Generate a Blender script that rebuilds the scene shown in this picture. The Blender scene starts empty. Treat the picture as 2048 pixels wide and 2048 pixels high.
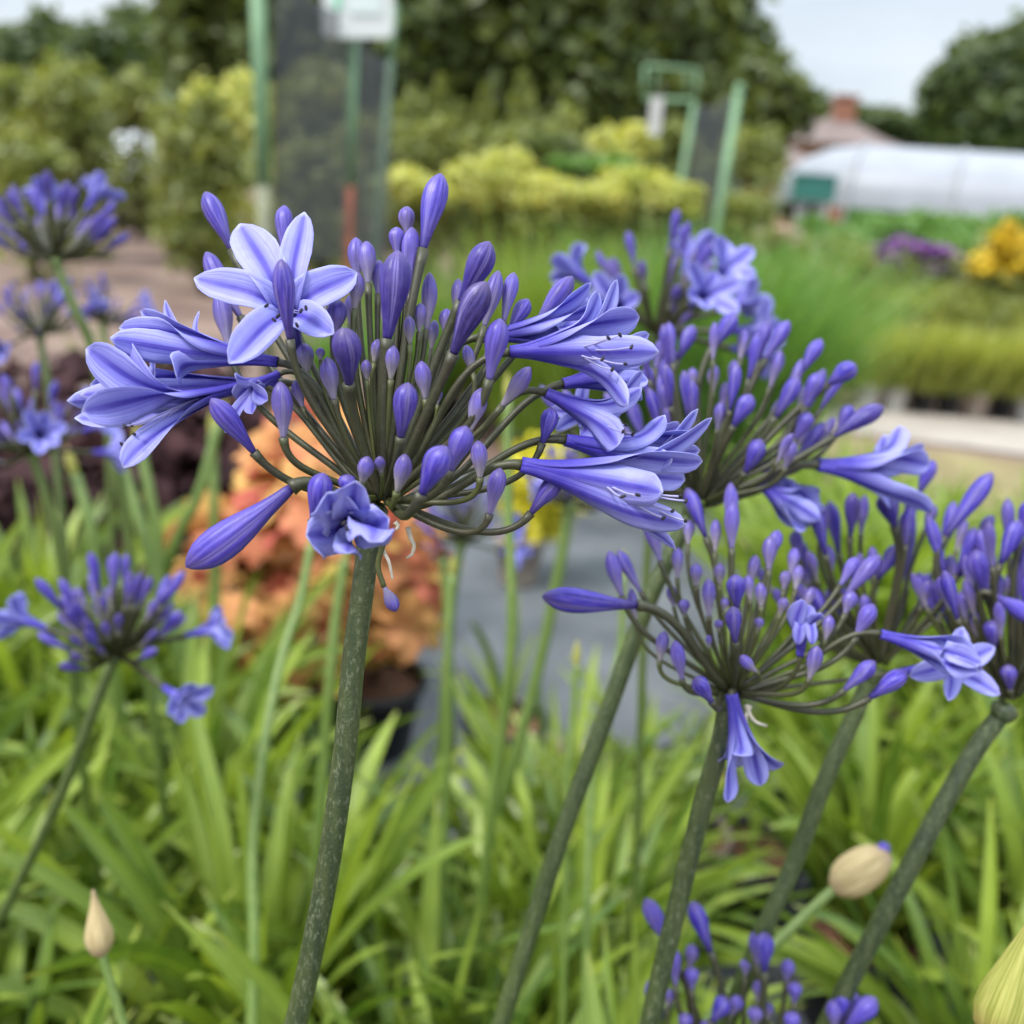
import bpy, math, random
import numpy as np
from mathutils import Vector, Matrix
R_ = math.radians
random.seed(7); rng = np.random.default_rng(7)
sc = bpy.context.scene; col = sc.collection

# ------------------------------------------------------------------ camera
F = 2000.0; PITCH = R_(18.9); ROLL = R_(4.3); CAMH = 1.25
C0 = np.array([0.0, 0.0, CAMH])
f0 = np.array([0, math.cos(PITCH), -math.sin(PITCH)])
u0 = np.array([0, math.sin(PITCH), math.cos(PITCH)])
r0 = np.array([1.0, 0, 0])
RR = r0*math.cos(ROLL) + u0*math.sin(ROLL)
UU = u0*math.cos(ROLL) - r0*math.sin(ROLL)
cam_d = bpy.data.cameras.new("camera"); cam = bpy.data.objects.new("camera", cam_d); col.objects.link(cam)
cam.matrix_world = Matrix(((RR[0], UU[0], -f0[0], C0[0]), (RR[1], UU[1], -f0[1], C0[1]), (RR[2], UU[2], -f0[2], C0[2]), (0, 0, 0, 1)))
cam_d.sensor_width = 36.0; cam_d.lens = 36.0*F/2048.0
cam_d.clip_start = 0.02; cam_d.clip_end = 600.0
cam_d.dof.use_dof = True; cam_d.dof.focus_distance = 0.393; cam_d.dof.aperture_fstop = 5.5
sc.camera = cam
sc.view_settings.view_transform = 'Standard'; sc.view_settings.look = 'None'
sc.view_settings.gamma = 1.0; sc.view_settings.exposure = 0.72
sc.render.film_transparent = False
sc.cycles.use_denoising = True
sc.cycles.max_bounces = 6; sc.cycles.transparent_max_bounces = 12

# ------------------------------------------------------------------ sky and sun
SUN_EL, SUN_AZ = R_(56), R_(235)      # azimuth clockwise from +Y: behind the camera, left
w = bpy.data.worlds.new("World"); sc.world = w; w.use_nodes = True
nt = w.node_tree; nt.nodes.clear()
def N(nt, t, **k):
    n = nt.nodes.new(t)
    for a, b in k.items(): setattr(n, a, b)
    return n
out = N(nt, 'ShaderNodeOutputWorld'); bg = N(nt, 'ShaderNodeBackground')
sky = N(nt, 'ShaderNodeTexSky', sky_type='NISHITA'); sky.sun_disc = False
sky.sun_elevation = SUN_EL; sky.sun_rotation = SUN_AZ
tc = N(nt, 'ShaderNodeTexCoord'); mp = N(nt, 'ShaderNodeMapping'); mp.inputs['Scale'].default_value = (1.0, 1.0, 3.2)
nz = N(nt, 'ShaderNodeTexNoise'); nz.inputs['Scale'].default_value = 2.6; nz.inputs['Detail'].default_value = 5
cr = N(nt, 'ShaderNodeValToRGB')
cr.color_ramp.elements[0].position = 0.36; cr.color_ramp.elements[0].color = (4.1, 4.75, 5.5, 1)
cr.color_ramp.elements[1].position = 0.62; cr.color_ramp.elements[1].color = (5.7, 6.05, 6.4, 1)
sx = N(nt, 'ShaderNodeSeparateXYZ'); mr = N(nt, 'ShaderNodeMapRange')
mr.inputs['From Min'].default_value = 0.15; mr.inputs['From Max'].default_value = 1.0
mr.inputs['To Min'].default_value = 1.0; mr.inputs['To Max'].default_value = 3.5
mul = N(nt, 'ShaderNodeMix', data_type='RGBA', blend_type='MULTIPLY'); mul.inputs[0].default_value = 1.0
mix = N(nt, 'ShaderNodeMix', data_type='RGBA'); mix.inputs[0].default_value = 0.88
L = nt.links.new
L(tc.outputs['Generated'], mp.inputs[0]); L(mp.outputs[0], nz.inputs['Vector']); L(nz.outputs[0], cr.inputs[0])
L(tc.outputs['Generated'], sx.inputs[0]); L(sx.outputs[2], mr.inputs[0])
L(cr.outputs[0], mul.inputs[6]); L(mr.outputs[0], mul.inputs[7])
L(sky.outputs[0], mix.inputs[6]); L(mul.outputs[2], mix.inputs[7])
L(mix.outputs[2], bg.inputs[0]); bg.inputs[1].default_value = 0.1; L(bg.outputs[0], out.inputs[0])
sun_d = bpy.data.lights.new("sun", 'SUN'); sun = bpy.data.objects.new("sun", sun_d); col.objects.link(sun)
sun_d.energy = 2.3; sun_d.angle = R_(11); sun_d.color = (1.0, 0.96, 0.9)
sdir = Vector((math.sin(SUN_AZ)*math.cos(SUN_EL), math.cos(SUN_AZ)*math.cos(SUN_EL), math.sin(SUN_EL)))
sun.rotation_euler = sdir.to_track_quat('Z', 'Y').to_euler()

# ------------------------------------------------------------------ pixel -> world
def ray(px, py): return f0 + RR*(px-1024)/F - UU*(py-1024)/F
def P(px, py, d): return C0 + ray(px, py)*d
def at(px, py, Y):
    q = ray(px, py); return C0 + q*(Y/q[1])
def G(px, py, z=0.0):
    q = ray(px, py); return C0 + q*((z-CAMH)/q[2])
def nrm(v):
    v = np.asarray(v, float); n = np.linalg.norm(v); return v/n if n > 1e-12 else v

# ------------------------------------------------------------------ mesh builder
class MB:
    def __init__(s): s.v = []; s.f = []; s.uv = []; s.pr = []; s.n = 0
    def grid(s, Pt, U, V, pr=(0, 0), wrap=False):
        """Pt (n,m,3); U over columns (len m, or m+1 when wrapped), V over rows"""
        Pt = np.asarray(Pt, float); n, m = Pt.shape[:2]
        s.v.append(Pt.reshape(-1, 3))
        mm = m if wrap else m-1
        i = np.repeat(np.arange(n-1), mm); j = np.tile(np.arange(mm), n-1); j2 = (j+1) % m
        a = i*m+j; b = i*m+j2; c = (i+1)*m+j2; d = (i+1)*m+j
        s.f.append(np.stack([a, b, c, d], 1)+s.n)
        U = np.asarray(U, float); V = np.asarray(V, float)
        uu = np.stack([U[j], U[j+1], U[j+1], U[j]], 1); vv = np.stack([V[i], V[i], V[i+1], V[i+1]], 1)
        s.uv.append(np.stack([uu, vv], 2).reshape(-1, 2))
        s.pr.append(np.tile(np.array(pr, float), (len(a)*4, 1)))
        s.n += n*m
    def quads(s, V4, pr=None, uv=None):
        """V4 (k,4,3)"""
        k = len(V4); s.v.append(V4.reshape(-1, 3))
        s.f.append(np.arange(k*4).reshape(k, 4)+s.n); s.n += k*4
        s.uv.append(np.tile(np.array([[-.9, .1], [.9, .1], [.9, .9], [-.9, .9]]) if uv is None else uv, (k, 1)))
        if pr is None: pr = np.zeros((k, 2))
        s.pr.append(np.repeat(pr, 4, axis=0))
    def tube(s, pts, rad, n=8, pr=(0, 0), cap=True, vr=(0, 1), lobes=0, lob=0.0):
        pts = np.asarray(pts, float); k = len(pts)
        rad = np.full(k, rad, float) if np.isscalar(rad) else np.asarray(rad, float)
        T = np.gradient(pts, axis=0); T /= np.maximum(np.linalg.norm(T, axis=1, keepdims=True), 1e-9)
        ref = np.array([0, 0, 1.0]) if abs(T[0][2]) < .9 else np.array([1.0, 0, 0])
        X = nrm(np.cross(T[0], ref)); G_ = np.zeros((k, n, 3)); th = np.arange(n)/n*2*math.pi
        mod = 1+lob*np.cos(lobes*th) if lobes else np.ones(n)
        for i in range(k):
            X = nrm(X-T[i]*np.dot(X, T[i])); Y = np.cross(T[i], X)
            G_[i] = pts[i]+rad[i]*(np.outer(np.cos(th)*mod, X)+np.outer(np.sin(th)*mod, Y))
        if cap:
            G_ = np.concatenate([np.repeat(pts[:1], n, 0)[None], G_, np.repeat(pts[-1:], n, 0)[None]], 0); k += 2
            vv = np.concatenate([[vr[0]], np.linspace(vr[0], vr[1], k-2), [vr[1]]])
        else: vv = np.linspace(vr[0], vr[1], k)
        s.grid(G_, np.arange(n+1)/n, vv, pr, wrap=True)
    def box(s, c, sz, pr=(0, 0), M=None):
        c = np.asarray(c, float); h = np.asarray(sz, float)/2
        q = np.array([[x, y, z] for x in (-1, 1) for y in (-1, 1) for z in (-1, 1)])*h
        if M is not None: q = q @ np.asarray(M).T
        q = q+c
        fs = [(0, 1, 3, 2), (4, 6, 7, 5), (0, 4, 5, 1), (2, 3, 7, 6), (0, 2, 6, 4), (1, 5, 7, 3)]
        s.quads(np.array([[q[i] for i in f] for f in fs]), np.tile(np.array(pr, float), (6, 1)))
    def lathe(s, c, prof, n=20, pr=(0, 0)):
        c = np.asarray(c, float); th = np.arange(n)/n*2*math.pi
        G_ = np.array([[[c[0]+r*math.cos(t), c[1]+r*math.sin(t), c[2]+z] for t in th] for r, z in prof])
        s.grid(G_, np.arange(n+1)/n, np.linspace(0, 1, len(prof)), pr, wrap=True)
    def build(s, name, mat, parent=None, smooth=True, thick=None):
        V = np.concatenate(s.v); Fc = np.concatenate(s.f)
        o0 = np.array(parent['_loc']) if parent is not None and '_loc' in parent else np.zeros(3)
        top = parent is None
        if top: o0 = np.array([V[:, 0].mean(), V[:, 1].mean(), V[:, 2].min()])
        V = V-o0
        me = bpy.data.meshes.new(name)
        me.vertices.add(len(V)); me.vertices.foreach_set('co', V.astype(np.float32).ravel())
        me.loops.add(Fc.size); me.loops.foreach_set('vertex_index', Fc.astype(np.int32).ravel())
        me.polygons.add(len(Fc)); me.polygons.foreach_set('loop_start', np.arange(0, Fc.size, 4, dtype=np.int32))
        me.polygons.foreach_set('loop_total', np.full(len(Fc), 4, dtype=np.int32))
        me.update(calc_edges=True); me.validate()
        if len(me.loops) == Fc.size:
            a = me.uv_layers.new(name='UVMap'); a.data.foreach_set('uv', np.concatenate(s.uv).astype(np.float32).ravel())
            b = me.uv_layers.new(name='prm'); b.data.foreach_set('uv', np.concatenate(s.pr).astype(np.float32).ravel())
        else: print('LOOPS', name)
        me.polygons.foreach_set('use_smooth', np.full(len(me.polygons), smooth))
        me.materials.append(mat)
        o = bpy.data.objects.new(name, me); col.objects.link(o)
        if top: o.location = o0; o['_loc'] = tuple(o0)
        else: o.parent = parent; o['_loc'] = tuple(o0)
        if thick:
            m = o.modifiers.new('solid', 'SOLIDIFY'); m.thickness = thick; m.offset = 0
        return o
def tag(o, label, cat, group=None, kind=None):
    if label: o['label'] = label
    if cat: o['category'] = cat
    if group: o['group'] = group
    if kind: o['kind'] = kind
    return o
def thing(name, loc, label, cat, group=None, kind=None):
    o = bpy.data.objects.new(name, None); col.objects.link(o); o.location = tuple(loc); o.empty_display_size = .05
    o['_loc'] = tuple(float(x) for x in loc); return tag(o, label, cat, group, kind)
def struct(o): o['kind'] = 'structure'; return o
kids = {}
def copy_tree(root, loc, rz=0.0, sc_=1.0, label=None):
    def rec(o, par):
        c = o.copy(); col.objects.link(c); c.parent = par
        for ch in [x for x in col.objects if x.parent == o]: rec(ch, c)
        return c
    c = rec(root, None); c.location = tuple(loc); c.rotation_euler = (0, 0, rz); c.scale = (sc_,)*3
    c['_loc'] = tuple(float(x) for x in loc)
    if label: c['label'] = label
    return c

# ------------------------------------------------------------------ materials
def mat(name, build):
    m = bpy.data.materials.new(name); m.use_nodes = True; t = m.node_tree; t.nodes.clear()
    o = N(t, 'ShaderNodeOutputMaterial'); sh = build(t); t.links.new(sh, o.inputs[0]); return m
def rgbn(t, c):
    n = N(t, 'ShaderNodeRGB'); n.outputs[0].default_value = (*c, 1); return n.outputs[0]
def mixc(t, f, a, b, mode='MIX'):
    n = N(t, 'ShaderNodeMix', data_type='RGBA', blend_type=mode)
    for i, x in ((0, f), (6, a), (7, b)):
        if hasattr(x, 'links') or isinstance(x, bpy.types.NodeSocket): t.links.new(x, n.inputs[i])
        elif i == 0: n.inputs[0].default_value = x
        else: n.inputs[i].default_value = (*x, 1)
    return n.outputs[2]
def mth(t, op, a, b=None, c=None, clamp=False):
    n = N(t, 'ShaderNodeMath', operation=op); n.use_clamp = clamp
    for i, x in enumerate((a, b, c)):
        if x is None: continue
        if isinstance(x, bpy.types.NodeSocket): t.links.new(x, n.inputs[i])
        else: n.inputs[i].default_value = x
    return n.outputs[0]
def ss(t, x, lo, hi, a=0.0, b=1.0):
    n = N(t, 'ShaderNodeMapRange', interpolation_type='SMOOTHSTEP'); t.links.new(x, n.inputs[0])
    for i, v in enumerate((lo, hi, a, b)): n.inputs[i+1].default_value = v
    return n.outputs[0]
def uvn(t, layer='UVMap'):
    n = N(t, 'ShaderNodeUVMap', uv_map=layer); s = N(t, 'ShaderNodeSeparateXYZ'); t.links.new(n.outputs[0], s.inputs[0])
    return s.outputs[0], s.outputs[1]
def noise(t, scale, detail=3, stretch=None, rough=.5):
    c = N(t, 'ShaderNodeTexCoord'); m = N(t, 'ShaderNodeMapping'); n = N(t, 'ShaderNodeTexNoise')
    t.links.new(c.outputs['Object'], m.inputs[0]); t.links.new(m.outputs[0], n.inputs['Vector'])
    if stretch: m.inputs['Scale'].default_value = stretch
    n.inputs['Scale'].default_value = scale; n.inputs['Detail'].default_value = detail; n.inputs['Roughness'].default_value = rough
    return n.outputs[0]
def surf(t, colr, rough=.5, trans=0.0, tcol=None, bump=None, bstr=.2, bdist=.001, spec=.4, alpha=None):
    p = N(t, 'ShaderNodeBsdfPrincipled'); p.inputs['Roughness'].default_value = rough
    p.inputs['Specular IOR Level'].default_value = spec
    if isinstance(colr, bpy.types.NodeSocket): t.links.new(colr, p.inputs[0])
    else: p.inputs[0].default_value = (*colr, 1)
    if bump is not None:
        b = N(t, 'ShaderNodeBump'); b.inputs['Strength'].default_value = bstr; b.inputs['Distance'].default_value = bdist
        t.links.new(bump, b.inputs['Height']); t.links.new(b.outputs[0], p.inputs['Normal'])
    o = p.outputs[0]
    if trans > 0:
        tr = N(t, 'ShaderNodeBsdfTranslucent'); x = tcol if tcol is not None else colr
        if isinstance(x, bpy.types.NodeSocket): t.links.new(x, tr.inputs[0])
        else: tr.inputs[0].default_value = (*x, 1)
        m = N(t, 'ShaderNodeMixShader'); m.inputs[0].default_value = trans
        t.links.new(o, m.inputs[1]); t.links.new(tr.outputs[0], m.inputs[2]); o = m.outputs[0]
    if alpha is not None:
        tp = N(t, 'ShaderNodeBsdfTransparent'); m = N(t, 'ShaderNodeMixShader')
        if isinstance(alpha, bpy.types.NodeSocket): t.links.new(alpha, m.inputs[0])
        else: m.inputs[0].default_value = alpha
        t.links.new(tp.outputs[0], m.inputs[1]); t.links.new(o, m.inputs[2]); o = m.outputs[0]
    return o
def plain(name, c, rough=.6, var=.15, scale=30, **k):
    def b(t):
        n = noise(t, scale, 4); c2 = tuple(x*(1-var) for x in c); c3 = tuple(min(1, x*(1+var)) for x in c)
        return surf(t, mixc(t, ss(t, n, .35, .65), c2, c3), rough, **k)
    return mat(name, b)

def petal_b(t, dark=0.0):
    u, v = uvn(t); a, r = uvn(t, 'prm')
    au = mth(t, 'ABSOLUTE', u)
    light = mixc(t, ss(t, au, .1, .62), (.215, .21, .68), (.40, .41, .84))
    rib = mth(t, 'MULTIPLY', ss(t, au, .05, .24, 1, 0), ss(t, v, .75, .99, 1, .3))
    c = mixc(t, rib, light, (.075, .060, .44))
    # fine parallel veins
    vn = N(t, 'ShaderNodeTexNoise'); vn.inputs['Scale'].default_value = 1.0; vn.inputs['Detail'].default_value = 4
    cb = N(t, 'ShaderNodeCombineXYZ'); t.links.new(mth(t, 'MULTIPLY', u, 9), cb.inputs[0]); t.links.new(mth(t, 'MULTIPLY', v, 1.6), cb.inputs[1])
    t.links.new(mth(t, 'MULTIPLY', r, 40), cb.inputs[2]); t.links.new(cb.outputs[0], vn.inputs[0])
    c = mixc(t, mth(t, 'MULTIPLY', ss(t, vn.outputs[0], .3, .55, 1, 0), .40), c, (.11, .095, .50))
    c = mixc(t, ss(t, v, .22, .62, .9, 0), c, (.052, .034, .42))      # deeper tube
    c = mixc(t, mth(t, 'MULTIPLY', ss(t, au, .86, 1.0), ss(t, v, .4, .7, 0, .4)), c, (.50, .53, .88))
    c = mixc(t, ss(t, v, .965, 1.0, 0, .7), c, (.6, .63, .85))     # pale tip
    c = mixc(t, mth(t, 'MULTIPLY', a, .75), c, (.035, .022, .26))
    nn = noise(t, 220, 3)
    c = mixc(t, ss(t, nn, .3, .75, 0, .18), c, (.22, .15, .62))
    bz = mth(t, 'ADD', mth(t, 'MULTIPLY', vn.outputs[0], 1.6), nn)
    return surf(t, c, .48, .30, bump=bz, bstr=.35, bdist=.0005, spec=.3)
M_petal = mat('petal', petal_b)
def bud_b(t):
    u, v = uvn(t); a, r = uvn(t, 'prm')                              # a: 0 young .. 1 mature, above 1 very dark
    q = mth(t, 'ABSOLUTE', mth(t, 'SUBTRACT', mth(t, 'FRACT', mth(t, 'MULTIPLY', u, 3.0)), .5))   # 0 mid rib .. .5 seam
    body = mixc(t, ss(t, a, .4, 1.0), (.082, .056, .31), (.045, .029, .40))
    body = mixc(t, ss(t, a, 1.0, 2.0), body, (.013, .006, .085))
    dk = mixc(t, ss(t, a, .4, 1.2), (.036, .020, .15), (.014, .007, .15))
    c = mixc(t, ss(t, q, .0, .075, .75, 0), body, dk)                # mid rib
    c = mixc(t, mth(t, 'MULTIPLY', ss(t, q, .39, .45, 0, .85), ss(t, q, .475, .5, 1, .1)), c, (.27, .23, .52))     # pale seam margin
    c = mixc(t, ss(t, q, .482, .5, 0, .8), c, dk)
    vn = N(t, 'ShaderNodeTexNoise'); vn.inputs['Scale'].default_value = 1.0; vn.inputs['Detail'].default_value = 3
    cb = N(t, 'ShaderNodeCombineXYZ'); t.links.new(mth(t, 'MULTIPLY', u, 26), cb.inputs[0]); t.links.new(mth(t, 'MULTIPLY', v, 2.2), cb.inputs[1])
    t.links.new(mth(t, 'MULTIPLY', r, 50), cb.inputs[2]); t.links.new(cb.outputs[0], vn.inputs[0])
    c = mixc(t, mth(t, 'MULTIPLY', ss(t, vn.outputs[0], .42, .68, 0, .8), ss(t, a, 1.0, 1.6, 1, .45)), c, (.155, .12, .50))
    c = mixc(t, ss(t, vn.outputs[0], .5, .3, 0, .6), c, dk)
    # dark narrow throat of mature buds
    c = mixc(t, mth(t, 'MULTIPLY', ss(t, v, .48, .0, 0, 1), ss(t, a, .6, .95)), c, (.014, .007, .10))
    # pale greenish base of young buds
    yb = mth(t, 'MULTIPLY', ss(t, mth(t, 'ADD', v, mth(t, 'MULTIPLY', vn.outputs[0], .35)), 1.0, .3, 0, 1), ss(t, a, .95, .2))
    c = mixc(t, yb, c, (.42, .38, .34))
    c = mixc(t, mth(t, 'MULTIPLY', ss(t, v, .22, .0), ss(t, a, .45, .05)), c, (.20, .22, .08))
    c = mixc(t, ss(t, v, .80, 1.0, 0, .7), c, (.075, .052, .13))      # greyed tip
    nn = noise(t, 300, 3); nb = noise(t, 95, 3)
    c = mixc(t, ss(t, nn, .4, .8, 0, .25), c, (.16, .11, .32))
    c = mixc(t, ss(t, nb, .5, .7, 0, .25), c, (.13, .10, .24))
    c = mixc(t, ss(t, r, .4, .0, 0, .3), c, (.10, .072, .20))
    c = mixc(t, mth(t, 'MULTIPLY', mth(t, 'SUBTRACT', r, .3, clamp=True), .45), c, (.115, .08, .44))
    return surf(t, c, .42, .12, bump=mth(t, 'ADD', nn, vn.outputs[0]), bstr=.3, bdist=.0005, spec=.4)
M_bud = mat('bud_skin', bud_b)
def ped_b(t):
    a, r = uvn(t, 'prm'); n = noise(t, 500, 4); n2 = noise(t, 60, 2); n3 = noise(t, 2400, 2)
    c = mixc(t, ss(t, a, .1, .9), (.078, .092, .016), (.033, .036, .011))
    c = mixc(t, ss(t, n2, .35, .7, 0, .5), c, (.034, .023, .015))
    c = mixc(t, ss(t, n, .5, .75, 0, .5), c, (.070, .072, .040))
    c = mixc(t, ss(t, n3, .55, .8, 0, .5), c, (.10, .10, .06))
    return surf(t, c, .45, bump=n3, bstr=.3, bdist=.0004, spec=.55)
M_ped = mat('pedicel_skin', ped_b)
def stalk_b(t):
    a, r = uvn(t, 'prm'); u, v = uvn(t)                              # a: 0 dark speckled .. 1 plain green
    nn = noise(t, 560, 5, stretch=(1, 1, .4), rough=.7); n2 = noise(t, 260, 4, stretch=(1, 1, .06)); n4 = noise(t, 900, 3)
    dark = mixc(t, ss(t, n2, .35, .65), (.024, .042, .012), (.048, .068, .018))
    dark = mixc(t, ss(t, v, .45, 1.0, 0, .8), dark, (.060, .085, .018))
    sp = ss(t, nn, .50, .66, 0, .6)
    c = mixc(t, sp, dark, (.17, .19, .11))
    c = mixc(t, ss(t, n4, .56, .72, 0, .35), c, (.022, .030, .012))
    gr = mixc(t, ss(t, n2, .3, .7), (.10, .17, .028), (.155, .22, .05))
    c = mixc(t, a, c, gr)
    lw = N(t, 'ShaderNodeLayerWeight'); lw.inputs[0].default_value = .25
    return surf(t, c, .42, bump=mth(t, 'ADD', nn, n4), bstr=.5, bdist=.0007, spec=.6)
M_stalk = mat('stalk_skin', stalk_b)
M_fil = plain('filament_white', (.42, .40, .66), .5, .05, trans=.2)
M_anth = plain('anther_black', (.018, .014, .020), .7, .3, 900)
M_yanth = plain('anther_tan', (.35, .20, .05), .7, .3, 900)
M_bract = plain('dried_bract', (.72, .66, .55), .7, .15, 300, trans=.3)
def leafm(name, c1, c2, c3, trans=.35, rough=.42, spec=.45, rib=True, tb=1.25):
    def b(t):
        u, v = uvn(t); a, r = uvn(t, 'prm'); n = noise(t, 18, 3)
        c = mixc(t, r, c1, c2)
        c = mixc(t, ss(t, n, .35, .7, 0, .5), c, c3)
        if rib:
            c = mixc(t, ss(t, mth(t, 'ABSOLUTE', u), .0, .12, .35, 0), c, tuple(min(1, x*1.6) for x in c2))
            c = mixc(t, ss(t, v, .93, 1.0, 0, .4), c, (.35, .33, .08))
        tcol = mixc(t, 1.0, c, (1.3*tb, 1.25*tb, .5*tb), 'MULTIPLY')
        return surf(t, c, rough, trans, tcol=tcol, spec=spec)
    return mat(name, b)
M_strap = leafm('strap_leaf', (.040, .095, .012), (.31, .40, .06), (.15, .225, .032), trans=.32, rough=.38, spec=.5)
M_leafdark = leafm('oak_leaf', (.030, .055, .014), (.19, .225, .06), (.09, .13, .03), rib=False)
M_leaffar = leafm('far_tree_leaf', (.040, .070, .028), (.15, .19, .065), (.085, .12, .042), rib=False)
M_shrub = leafm('shrub_leaf', (.085, .12, .030), (.33, .35, .095), (.19, .22, .055), rib=False)
M_gold = leafm('golden_leaf', (.20, .26, .035), (.72, .68, .24), (.46, .49, .11), rib=False)
M_lime = leafm('lime_grass_leaf', (.12, .20, .025), (.28, .37, .055), (.19, .28, .04), rib=False)
M_grassdk = leafm('green_grass_leaf', (.075, .18, .035), (.20, .34, .085), (.13, .26, .055), rib=False)
M_ygrass = leafm('yellow_grass_leaf', (.18, .23, .04), (.46, .47, .12), (.30, .33, .06), rib=False)
M_purp = leafm('purple_leaf', (.018, .009, .011), (.070, .030, .032), (.038, .018, .020), rib=False, trans=.12, tb=.6, rough=.75, spec=.15)
def hmat(t):
    u, v = uvn(t); a, r = uvn(t, 'prm'); n = noise(t, 26, 4)
    cr = N(t, 'ShaderNodeValToRGB'); t.links.new(mth(t, 'ADD', mth(t, 'MULTIPLY', r, .8), mth(t, 'MULTIPLY', n, .3)), cr.inputs[0])
    e = cr.color_ramp.elements; e[0].position = .12; e[0].color = (.60, .42, .11, 1); e[1].position = .98; e[1].color = (.42, .075, .06, 1)
    for p, c in ((.35, (.62, .345, .11)), (.58, (.58, .27, .11)), (.8, (.55, .17, .10))):
        q = e.new(p); q.color = (*c, 1)
    return surf(t, cr.outputs[0], .6, .3, spec=.2)
M_orange = mat('orange_leaf', hmat)
M_yel = plain('yellow_petal', (.66, .47, .03), .6, .2, 20, trans=.25)
M_yel2 = plain('lemon_leaf', (.68, .62, .04), .6, .25, 20, trans=.25)
M_violet = plain('violet_petal', (.20, .065, .27), .6, .3, 20, trans=.2)
M_pink = plain('pink_petal', (.62, .42, .36), .6, .2, 20, trans=.2)
M_bark = plain('tree_bark', (.09, .075, .055), .9, .35, 6)
M_pot = plain('black_pot_plastic', (.016, .017, .019), .42, .3, 12)
M_taupe = plain('taupe_pot_plastic', (.26, .20, .17), .5, .15, 12)
M_white = plain('white_plastic', (.50, .50, .48), .5, .06, 8)
M_beige = plain('beige_plastic', (.38, .31, .26), .5, .12, 12)
M_soil = plain('potting_compost', (.13, .062, .034), .95, .5, 90)
M_green = plain('green_paint', (.165, .29, .155), .55, .12, 6)
M_rust = plain('rusty_metal', (.28, .085, .045), .8, .3, 15)
M_postrefl = plain('post_reflection', (.19, .20, .13), .8, .2, 8)  # pale reflection on the lower post, put into the colour
M_teal = plain('teal_plastic', (.03, .15, .12), .5, .1, 5)
M_grey = plain('grey_metal', (.33, .34, .35), .5, .1, 5)
M_sign = plain('sign_white', (.62, .65, .64), .4, .02, 3)
M_signg = plain('sign_green', (.25, .62, .42), .5, .05, 5)
M_signp = plain('sign_pale_print', (.62, .70, .69), .5, .05, 5)
M_roof = plain('roof_tiles', (.17, .13, .118), .85, .2, 3)
M_brick = plain('brick_wall', (.26, .115, .075), .85, .2, 4)
M_film = plain('tunnel_film', (.33, .35, .39), .35, .05, 1.5, trans=.15)
M_tealroof = plain('teal_roof_sheet', (.16, .27, .27), .6, .1, 2)
M_glass = plain('dark_window_glass', (.05, .06, .07), .1, .1, 2)
M_carw = plain('white_car_paint', (.52, .53, .54), .25, .03, 2)
M_rubber = plain('tyre_rubber', (.02, .02, .02), .8, .2, 4)
M_slab = plain('pale_slab', (.36, .28, .23), .9, .15, 3)
M_net = mat('shade_netting', lambda t: surf(t, (.10, .11, .12), .8, .5, alpha=.42))
def spb(t, c1, c2, c3):
    u, v = uvn(t); n = N(t, 'ShaderNodeTexNoise'); n.inputs['Scale'].default_value = 1.0; n.inputs['Detail'].default_value = 4
    cb = N(t, 'ShaderNodeCombineXYZ'); t.links.new(mth(t, 'MULTIPLY', u, 60), cb.inputs[0]); t.links.new(mth(t, 'MULTIPLY', v, 2), cb.inputs[1]); t.links.new(cb.outputs[0], n.inputs['Vector'])
    c = mixc(t, ss(t, n.outputs[0], .35, .65), c1, c2); c = mixc(t, ss(t, v, .75, 1.0, 0, .7), c, c3); c = mixc(t, ss(t, v, .25, .0, 0, .6), c, c3)
    return surf(t, c, .65, .35, bump=n.outputs[0], bstr=.5, bdist=.001, spec=.25)
M_spathe = mat('papery_spathe', lambda t: spb(t, (.46, .36, .18), (.66, .54, .30), (.42, .30, .20)))
M_spatheg = mat('green_spathe', lambda t: spb(t, (.30, .32, .06), (.52, .50, .15), (.40, .26, .10)))
# ------------------------------------------------------------------ ground
def gmat(name, c1, c2, c3, s1, s2, rough=.9, bump=.3):
    def b(t):
        n = noise(t, s1, 5); n2 = noise(t, s2, 4, rough=.7)
        c = mixc(t, ss(t, n, .35, .65), c1, c2); c = mixc(t, ss(t, n2, .48, .68, 0, .7), c, c3)
        return surf(t, c, rough, bump=n2, bstr=bump, bdist=.01)
    return mat(name, b)
M_ground = gmat('bark_chippings', (.125, .078, .060), (.24, .165, .13), (.07, .042, .034), 1.6, 28)
def fabm(t):
    n = noise(t, 2.2, 4); n2 = noise(t, 9, 3)
    br = N(t, 'ShaderNodeTexBrick'); tcn = N(t, 'ShaderNodeTexCoord'); t.links.new(tcn.outputs['Object'], br.inputs['Vector'])
    br.inputs['Scale'].default_value = 34; br.inputs['Color1'].default_value = (.9, .9, .9, 1); br.inputs['Color2'].default_value = (.7, .7, .7, 1)
    br.inputs['Mortar'].default_value = (.55, .55, .55, 1); br.inputs['Mortar Size'].default_value = .03; br.offset = 0; br.inputs['Row Height'].default_value = .5
    c = mixc(t, ss(t, n, .3, .7), (.085, .098, .110), (.185, .20, .215)); c = mixc(t, ss(t, n2, .5, .75, 0, .4), c, (.06, .062, .068))
    c = mixc(t, .8, c, br.outputs[0], 'MULTIPLY')
    return surf(t, c, .6, spec=.3)
M_fab = mat('woven_fabric', fabm)
M_gravel = gmat('path_gravel', (.31, .275, .235), (.38, .34, .295), (.25, .215, .18), 3, 60)
M_verge = gmat('dry_grass', (.20, .15, .075), (.26, .22, .10), (.13, .15, .05), 4, 60)
M_lawn = gmat('rough_lawn', (.10, .15, .035), (.17, .21, .06), (.08, .11, .03), 1.0, 20)
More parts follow.
